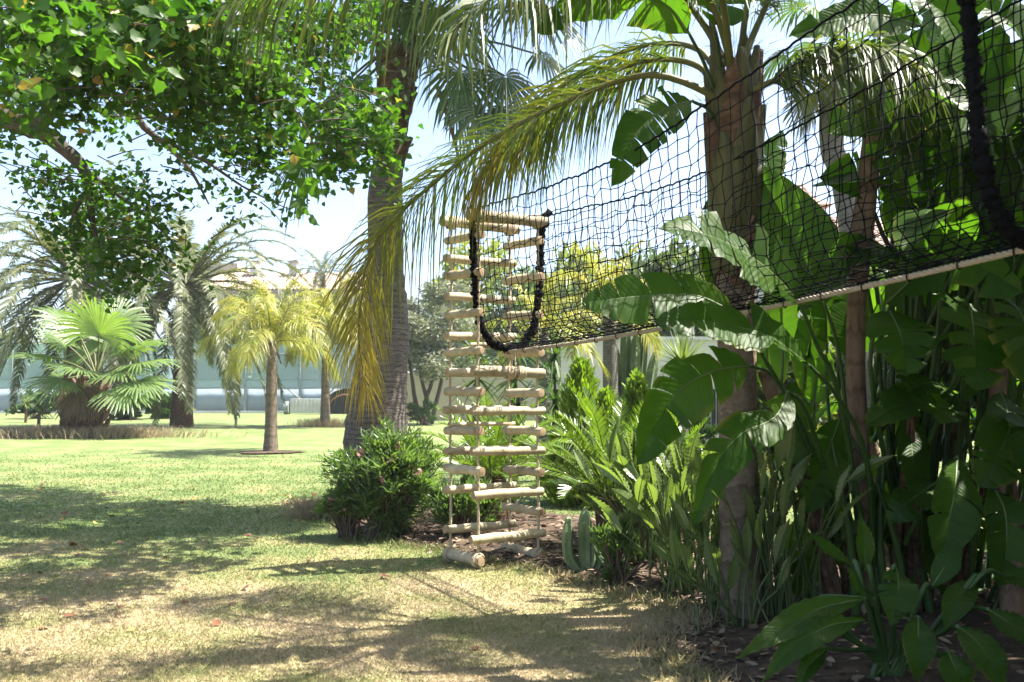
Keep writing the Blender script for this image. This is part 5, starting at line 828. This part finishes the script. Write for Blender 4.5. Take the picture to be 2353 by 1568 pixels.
for s0, r0, nm in ((-.02, .033, 'end_hoop'), (4.9, .034, 'near_hoop')):
    qv = np.linspace(-.012, 1.012, 220); c = section(np.full(220, s0), np.clip(qv, 0, 1)); c[0] += V(-.02, 0, .03); c[-1] += lat * .09 + V(0, 0, .06); c[-2] += lat * .05 + V(0, 0, .03); mb = MB(); c += rng.normal(size=c.shape) * .004
    rr = r0 * (1 + .10 * np.sin(np.arange(220) * 1.3) + rng.normal(size=220) * .12); tube(mb, c, rr, 8, 0, True, None, .16)
    p0 = c[rng.integers(4, 216, 2600)]; a = rdir(2600); scatter(mb, [(0, -.5, 0), (0, .5, 0), (1, 0, 0)], [(0, 1, 2)], p0, a, rng.normal(size=(2600, 3)), rng.uniform(1.15, 1.8, 2600) * r0, 0, .3); mb.obj(nm, M['black'], nbp)
mb = MB(); s_ = np.linspace(-.08, 6.8, 420); cb = centre(np.maximum(s_, -.08)) + V(0, 0, -.022); tt_, A, B = frames(cb)
for ph in (0, 2.094, 4.188): th = s_ * 70 + ph; tube(mb, cb + (.008 * np.cos(th))[:, None] * A + (.008 * np.sin(th))[:, None] * B, .0095, 6)
mb.obj('base_rope', M['pale_rope'], nbp)
mb = MB()
for i in range(0, ns, 3):
    p0 = at(cb, (ss[i] + .08) / 6.88); th = np.linspace(0, 2 * math.pi, 9); tube(mb, np.stack([p0 + .0225 * (math.cos(x) * lat + math.sin(x) * V(0, 0, 1)) + dirv * .012 * math.sin(x * .5) for x in th]), .004, 4, 0, False)
tag(mb.obj('tie_loops', M['black'], nbp), kind='stuff')

# ------------------------------------------------------------------ broadleaf tree overhanging from the left
trb = V(-6.4, 8.6, 0); bt = thing('shade_tree', 'broadleaf tree hanging over the lawn from the left with green and yellow leaves', 'tree', None, trb)
def limb(pts, r, k=9, par=bt, name='limb', n=24): mb = MB(); tube(mb, [np.asarray(p) - trb for p in pts], r, k, n=n, jit=.05); return mb.obj(name, M['bark'], par)
limb([(-6.4, 8.6, -.1), (-6.3, 8.6, 1.2), (-6.1, 8.4, 2.4), (-5.8, 8.2, 3.6), (-5.5, 8.2, 5.4), (-5.3, 8.0, 7.2)], [.36, .28, .2, .1], 14, name='trunk')
J1 = P(90, 300, 7.8)
limb([(-5.95, 8.3, 3.0), P(-130, 240, 7.9), P(0, 268, 7.8), J1], [.13, .105, .09]); limb([J1, P(145, 340, 7.8), P(190, 385, 7.8), P(203, 440, 7.85), P(215, 520, 7.9), P(240, 610, 7.9)], [.07, .055, .035, .01], 8)
limb([P(80, 300, 7.8), P(130, 235, 7.7), P(175, 160, 7.5), P(260, 40, 7.2), P(330, -120, 7.0)], [.07, .06, .045, .02], 8); limb([P(195, 390, 7.8), P(260, 440, 7.9), P(340, 500, 7.9), P(430, 590, 8)], [.026, .018, .006], 6); limb([P(203, 440, 7.85), P(170, 490, 7.8), P(160, 540, 7.8)], [.022, .006], 6)
limb([P(60, 100, 7.2), P(200, 130, 7.3), P(300, 220, 7.4), P(325, 285, 7.4), P(390, 340, 7.4), P(440, 395, 7.4), P(480, 470, 7.5)], [.05, .035, .03, .02, .006], 7); limb([P(365, 320, 7.4), P(470, 370, 7.5), P(560, 430, 7.6), P(660, 480, 7.6)], [.018, .012, .004], 6)
limb([(-5.6, 8.2, 5.2), P(100, -60, 8), P(300, 60, 8), P(480, 120, 8.2), P(640, 190, 8.4), P(760, 260, 8.5), P(880, 330, 8.6)], [.11, .07, .045, .02, .006], 8); limb([P(480, 120, 8.2), P(640, 60, 8.3), P(820, 100, 8.4), P(900, 60, 8.5)], [.03, .02, .005], 6); limb([(-5.4, 8.1, 6.6), P(200, -400, 8), P(500, -260, 8), P(760, -120, 8.4)], [.09, .05, .015], 8)
CL = [(60, 60, 110), (200, 60, 120), (350, 50, 120), (480, 70, 120), (600, 60, 110), (720, 80, 95), (810, 55, 80), (80, 170, 95), (200, 190, 80), (330, 170, 95), (450, 190, 95), (560, 190, 85), (640, 200, 75), (480, 290, 72), (410, 280, 55), (560, 320, 70), (640, 320, 70), (720, 290, 62), (790, 270, 66), (845, 330, 58), (770, 330, 55), (590, 410, 55), (640, 450, 42), (20, 200, 60), (15, 320, 38), (120, 280, 42), (255, 270, 50), (720, 180, 60), (760, 360, 45), (870, 270, 50), (880, 350, 46), (805, 385, 42), (900, 410, 26), (850, 225, 46), (700, 400, 40),
      (120, 430, 52), (220, 430, 58), (300, 430, 48), (190, 510, 66), (280, 510, 68), (365, 480, 48), (270, 590, 58), (370, 560, 50), (430, 575, 34), (250, 645, 32), (290, 635, 40), (85, 415, 30), (500, 430, 36), (460, 350, 45), (515, 480, 30), (400, 420, 36), (140, 520, 42), (340, 630, 24), (200, 590, 44), (550, 480, 26)]
allp, allL = [], []
for u, v, r in CL:
    d0 = (6.6 if v < 220 and u < 520 else 7.6) + rng.normal() * .6 if v < 330 else 7.9 + rng.normal() * .2; n = int((r / 50) ** 2 * ((195 if u < 385 else 80) if v > 390 else 155)); rm = r / FPX * d0
    tw = blob(max(3, n // 9), P(u, v, d0), (rm, max(.3, rm * 1.2), rm), .12); pos = np.repeat(tw, 9, 0) + rng.normal(size=(len(tw) * 9, 3)) * .095; allp.append(pos); allL.append(np.full(len(pos), .052 if v > 390 else .060))
for u, v, d0, n in ((130, 120, 4.6, 26), (60, 40, 4.4, 30), (250, 90, 4.8, 26), (180, 30, 4.5, 26), (390, 40, 5.2, 30), (60, 180, 4.7, 16), (330, 130, 5.0, 24), (700, 390, 5.4, 26), (690, 330, 5.6, 16), (690, 460, 5.4, 10)):
    pos = blob(n, P(u, v, d0), (.17, .25, .15), .1); allp.append(pos); allL.append(np.full(n, .082))
SH = np.array([G(*p_)[:2] for p_ in ((-900, 1118), (0, 1112), (300, 1142), (560, 1165), (745, 1168), (765, 1262), (560, 1286), (420, 1345), (230, 1375), (0, 1395), (-900, 1440))])
def inside(pl, x, y):
    r = np.zeros(len(x), bool); j = len(pl) - 1
    for i in range(len(pl)):
        (xi, yi), (xj, yj) = pl[i], pl[j]; r ^= ((yi > y) != (yj > y)) & (x < (xj - xi) * (y - yi) / (yj - yi + 1e-12) + xi); j = i
    return r
gx_, gy_ = rng.uniform(-14, -1.8, 5200), rng.uniform(6.4, 15.5, 5200); k_ = inside(SH, gx_, gy_); gx_, gy_ = gx_[k_], gy_[k_]; zz_ = 1.6 + .43 * gy_ + rng.uniform(.75, 2.2, len(gx_)); sv = np.array(SUN_DIR)   # the rest of the crown, above the frame, over the shade it throws on the lawn
upc = np.stack([gx_, gy_, zz_ * 0], -1) + sv * (zz_ / sv[2])[:, None]; upc = upc[:330]
for c_ in upc: pos = blob(62, c_, (.55, .5, .38), .1); pos = pos[(pos - sv * (pos[:, 2:3] / sv[2]))[:, 0] < -2.45]; q3, q4 = pos - sv * ((pos[:, 2:3] - 3.1) / sv[2]), pos - sv * ((pos[:, 2:3] - 4.4) / sv[2]); pos = pos[~((q3[:, 0] > -4.4) & (q3[:, 0] < -2.2) & (q3[:, 1] < 8.9)) & ~((q4[:, 0] > -4.2) & (q4[:, 0] < -2.3) & (q4[:, 1] < 9.2) & (rng.random(len(pos)) < .4))]; allp.append(pos); allL.append(np.full(len(pos), .135))
allp = np.concatenate(allp); allL = np.concatenate(allL) * rng.uniform(.7, 1.25, len(allp)); na = len(allp); la = rdir(na, -.35); ln_ = nz(rng.normal(size=(na, 3)) + V(0, -.3, .9)); yl = rng.random(na) < .022
near = np.zeros(na, bool); vis = (allp[:, 2] < CAMZ + .42 * allp[:, 1]) & (np.abs(allp[:, 0]) < .56 * allp[:, 1]); sz = np.where(vis, allL / allp[:, 1], 0); near[np.argsort(-sz)[:300]] = True
for k_ in np.where(near)[0]:
    mb = MB(); scatter(mb, LOBE_V, LOBE_F, allp[k_:k_ + 1] * 0, la[k_:k_ + 1], ln_[k_:k_ + 1], allL[k_]); mb.obj('leaf', M['broad_y'] if rng.random() < .05 else M['broad'], bt, loc=allp[k_] - trb)
for sel, mt, nm in ((~near & ~yl, 'broad', 'foliage'), (~near & yl, 'broad_y', 'yellow_foliage')):
    mb = MB(); scatter(mb, LOBE_V, LOBE_F, allp[sel] - trb, la[sel], ln_[sel], allL[sel]); tag(mb.obj(nm, M[mt], bt), kind='stuff')
mb = MB()
for k_ in rng.choice(np.where(vis & ~near)[0], 520, replace=False):
    p0 = allp[k_] - trb; h_ = nz(V(-1, 0, .35) + rng.normal(size=3) * .5); tube(mb, [p0, p0 + h_ * .12 + V(0, 0, .02), p0 + h_ * .3], [.0025, .006], 4, cap=False, n=4)
tag(mb.obj('twigs', M['bark'], bt), kind='stuff')

# ------------------------------------------------------------------ fallen leaves on the lawn
LM = []
for k_ in range(6):
    v = np.array(LOBE_V); v = v * V(1, 1, 1); v[:, 2] = .10 * np.sin(v[:, 0] * 3 + k_) + .45 * v[:, 1] ** 2 * (1 if k_ % 2 else -.5) + rng.normal(size=len(v)) * .04; v[:, 2] -= v[:, 2].min()
    for mt in ('dead_brown', 'dead_yellow', 'dead_tan'): mb = MB(); mb.add(v, LOBE_F); LM.append((mt, mb.mesh('fallen_leaf', M[mt])))
spots = [(90, 1450, 0), (270, 1420, 0), (165, 1420, 0), (300, 1457, 1), (500, 1442, 0), (380, 1280, 0), (92, 1318, 0), (290, 1308, 2), (312, 1270, 0), (155, 1182, 0), (415, 1160, 0), (1085, 1492, 0), (1640, 1497, 0), (180, 1275, 0), (200, 1262, 0), (60, 1350, 0), (210, 1345, 0), (430, 1352, 0), (560, 1357, 0), (200, 1390, 1), (240, 1250, 0), (530, 1210, 0), (575, 1235, 0), (980, 1430, 2), (700, 1520, 2), (890, 1330, 0), (340, 1240, 0), (1020, 1300, 0)]
for k_ in range(88): v = rng.triangular(1085, 1120, 1230); spots.append((rng.uniform(20, 740), v, rng.choice([0, 1, 1, 2])))
for k_ in range(20): spots.append((rng.uniform(10, 900), rng.uniform(1180, 1420), rng.choice([0, 0, 2])))
def zone(u, v):
    if v < 1130: return 'on the sunny lawn before the shade begins'
    if v < 1240: return 'in the far shade band at left' if u < 380 else 'in the shade band below the tall palm'
    if v < 1390: return 'in the near shade of the left tree' if u < 420 else 'on the worn grass left of the ladder shadow'
    return 'on the dry straw turf in the foreground' if u < 760 else 'in the bottom foreground shade'
nm_ = {0: 'curled red brown leaf', 1: 'yellow leaf', 2: 'pale tan leaf'}
for u, v, c_ in spots:
    p0 = G(u, v); p0[2] = gh(p0[0], p0[1]) + .012; mt, me = LM[rng.integers(0, 6) * 3 + int(c_)]; o = link('fallen_leaf', me, None, p0); s_ = rng.uniform(.04, .085); o.scale = (s_, s_, s_); o.rotation_euler = (rng.normal() * .3, rng.normal() * .3, rng.uniform(0, 6.28)); z_ = zone(u, v); tag(o, nm_[int(c_)] + ' ' + z_, 'fallen leaf', nm_[int(c_)].replace('leaf', 'leaves') + ' ' + z_)

# ------------------------------------------------------------------ tree outside the frame on the right whose shade covers the right foreground
t = thing('shade_tree', 'leafy tree standing outside the frame at right, shading the right foreground', 'tree', None, (6.6, 3.2, 0)); mb = MB()
tube(mb, [(0, 0, -.1), (-.1, 0, 2.5), (-.6, .1, 4.6), (-1.5, .3, 6.0)], [.26, .2, .16, .07], 10, n=14, jit=.04)
cl = blob(46, V(-2.3, -.2, 5.7), (2.6, 1.9, .85), .1); cl = cl[cl[:, 2] > 4.55]
for q_ in cl[:16]: tube(mb, [V(-.6, .1, 4.6), (V(-.6, .1, 4.8) + q_) / 2, q_], [.07, .04, .012], 6, n=7)
mb.obj('trunk', M['bark'], t); mb = MB(); pos = np.concatenate([blob(130, q_, (.75, .75, .42), .1) for q_ in cl]); scatter(mb, LOBE_V, LOBE_F, pos, rdir(len(pos), -.3), nz(rng.normal(size=(len(pos), 3)) + V(0, 0, .9)), rng.uniform(.10, .17, len(pos))); tag(mb.obj('foliage', M['broad'], t), kind='stuff')
pos = np.concatenate([blob(120, V(x_, y_, z_) - V(6.6, 3.2, 0), (.9, .9, .5) if y_ < 3 else (.55, .5, .4), .1) for x_, y_, z_ in zip(np.r_[rng.uniform(1.2, 9, 60), rng.uniform(3.9, 5.6, 26)], np.r_[rng.uniform(-5.5, 2.6, 60), rng.uniform(4.0, 5.4, 26)], np.r_[rng.uniform(4.6, 6.8, 60), rng.uniform(3.6, 5.0, 26)])]); mb = MB()  # extra unseen leaf clusters added to cut sky light and sun at right
scatter(mb, LOBE_V, LOBE_F, pos, rdir(len(pos), -.3), nz(rng.normal(size=(len(pos), 3)) + V(0, 0, .9)), rng.uniform(.14, .22, len(pos))); tag(mb.obj('foliage', M['broad'], t), kind='stuff')
t = thing('sky_block_hedge', 'unseen tall hedge added right of the bed to block sky light', 'hedge', None, (8.0, 3.5, 0)); mb = MB()  # made-up hedge, out of view, keeps sky light off the right side
pos = rng.uniform((-.7, -7, .1), (.7, 6.5, 5.2), (9000, 3)); leaf_cloud(mb, pos, .24, OVAL_V, LANCE_F, .2, w=1.4); mb.obj('foliage', M['shrub'], t); mb = MB()
for y_ in np.linspace(-6.5, 6, 12): tube(mb, [(0, y_, 0), (.1, y_ + .1, 2.5), (0, y_, 4.8)], [.07, .02], 6, n=6)
mb.obj('stem', M['twig'], t)

# ------------------------------------------------------------------ added haze volume imitating glare over the washed-out distance
m, n_, l_ = mat('glare_haze'); pv = n_.new('ShaderNodeVolumePrincipled'); pv.inputs['Density'].default_value = .0006; pv.inputs['Color'].default_value = (.93, .96, 1, 1); pv.inputs['Anisotropy'].default_value = .3
o_ = n_.new('ShaderNodeOutputMaterial'); l_.new(pv.outputs[0], o_.inputs['Volume']); mb = MB(); box(mb, (0, 700, 8), (1900, 1700, 18)); tag(mb.obj('glare_veil', m, smooth=False), kind='stuff')
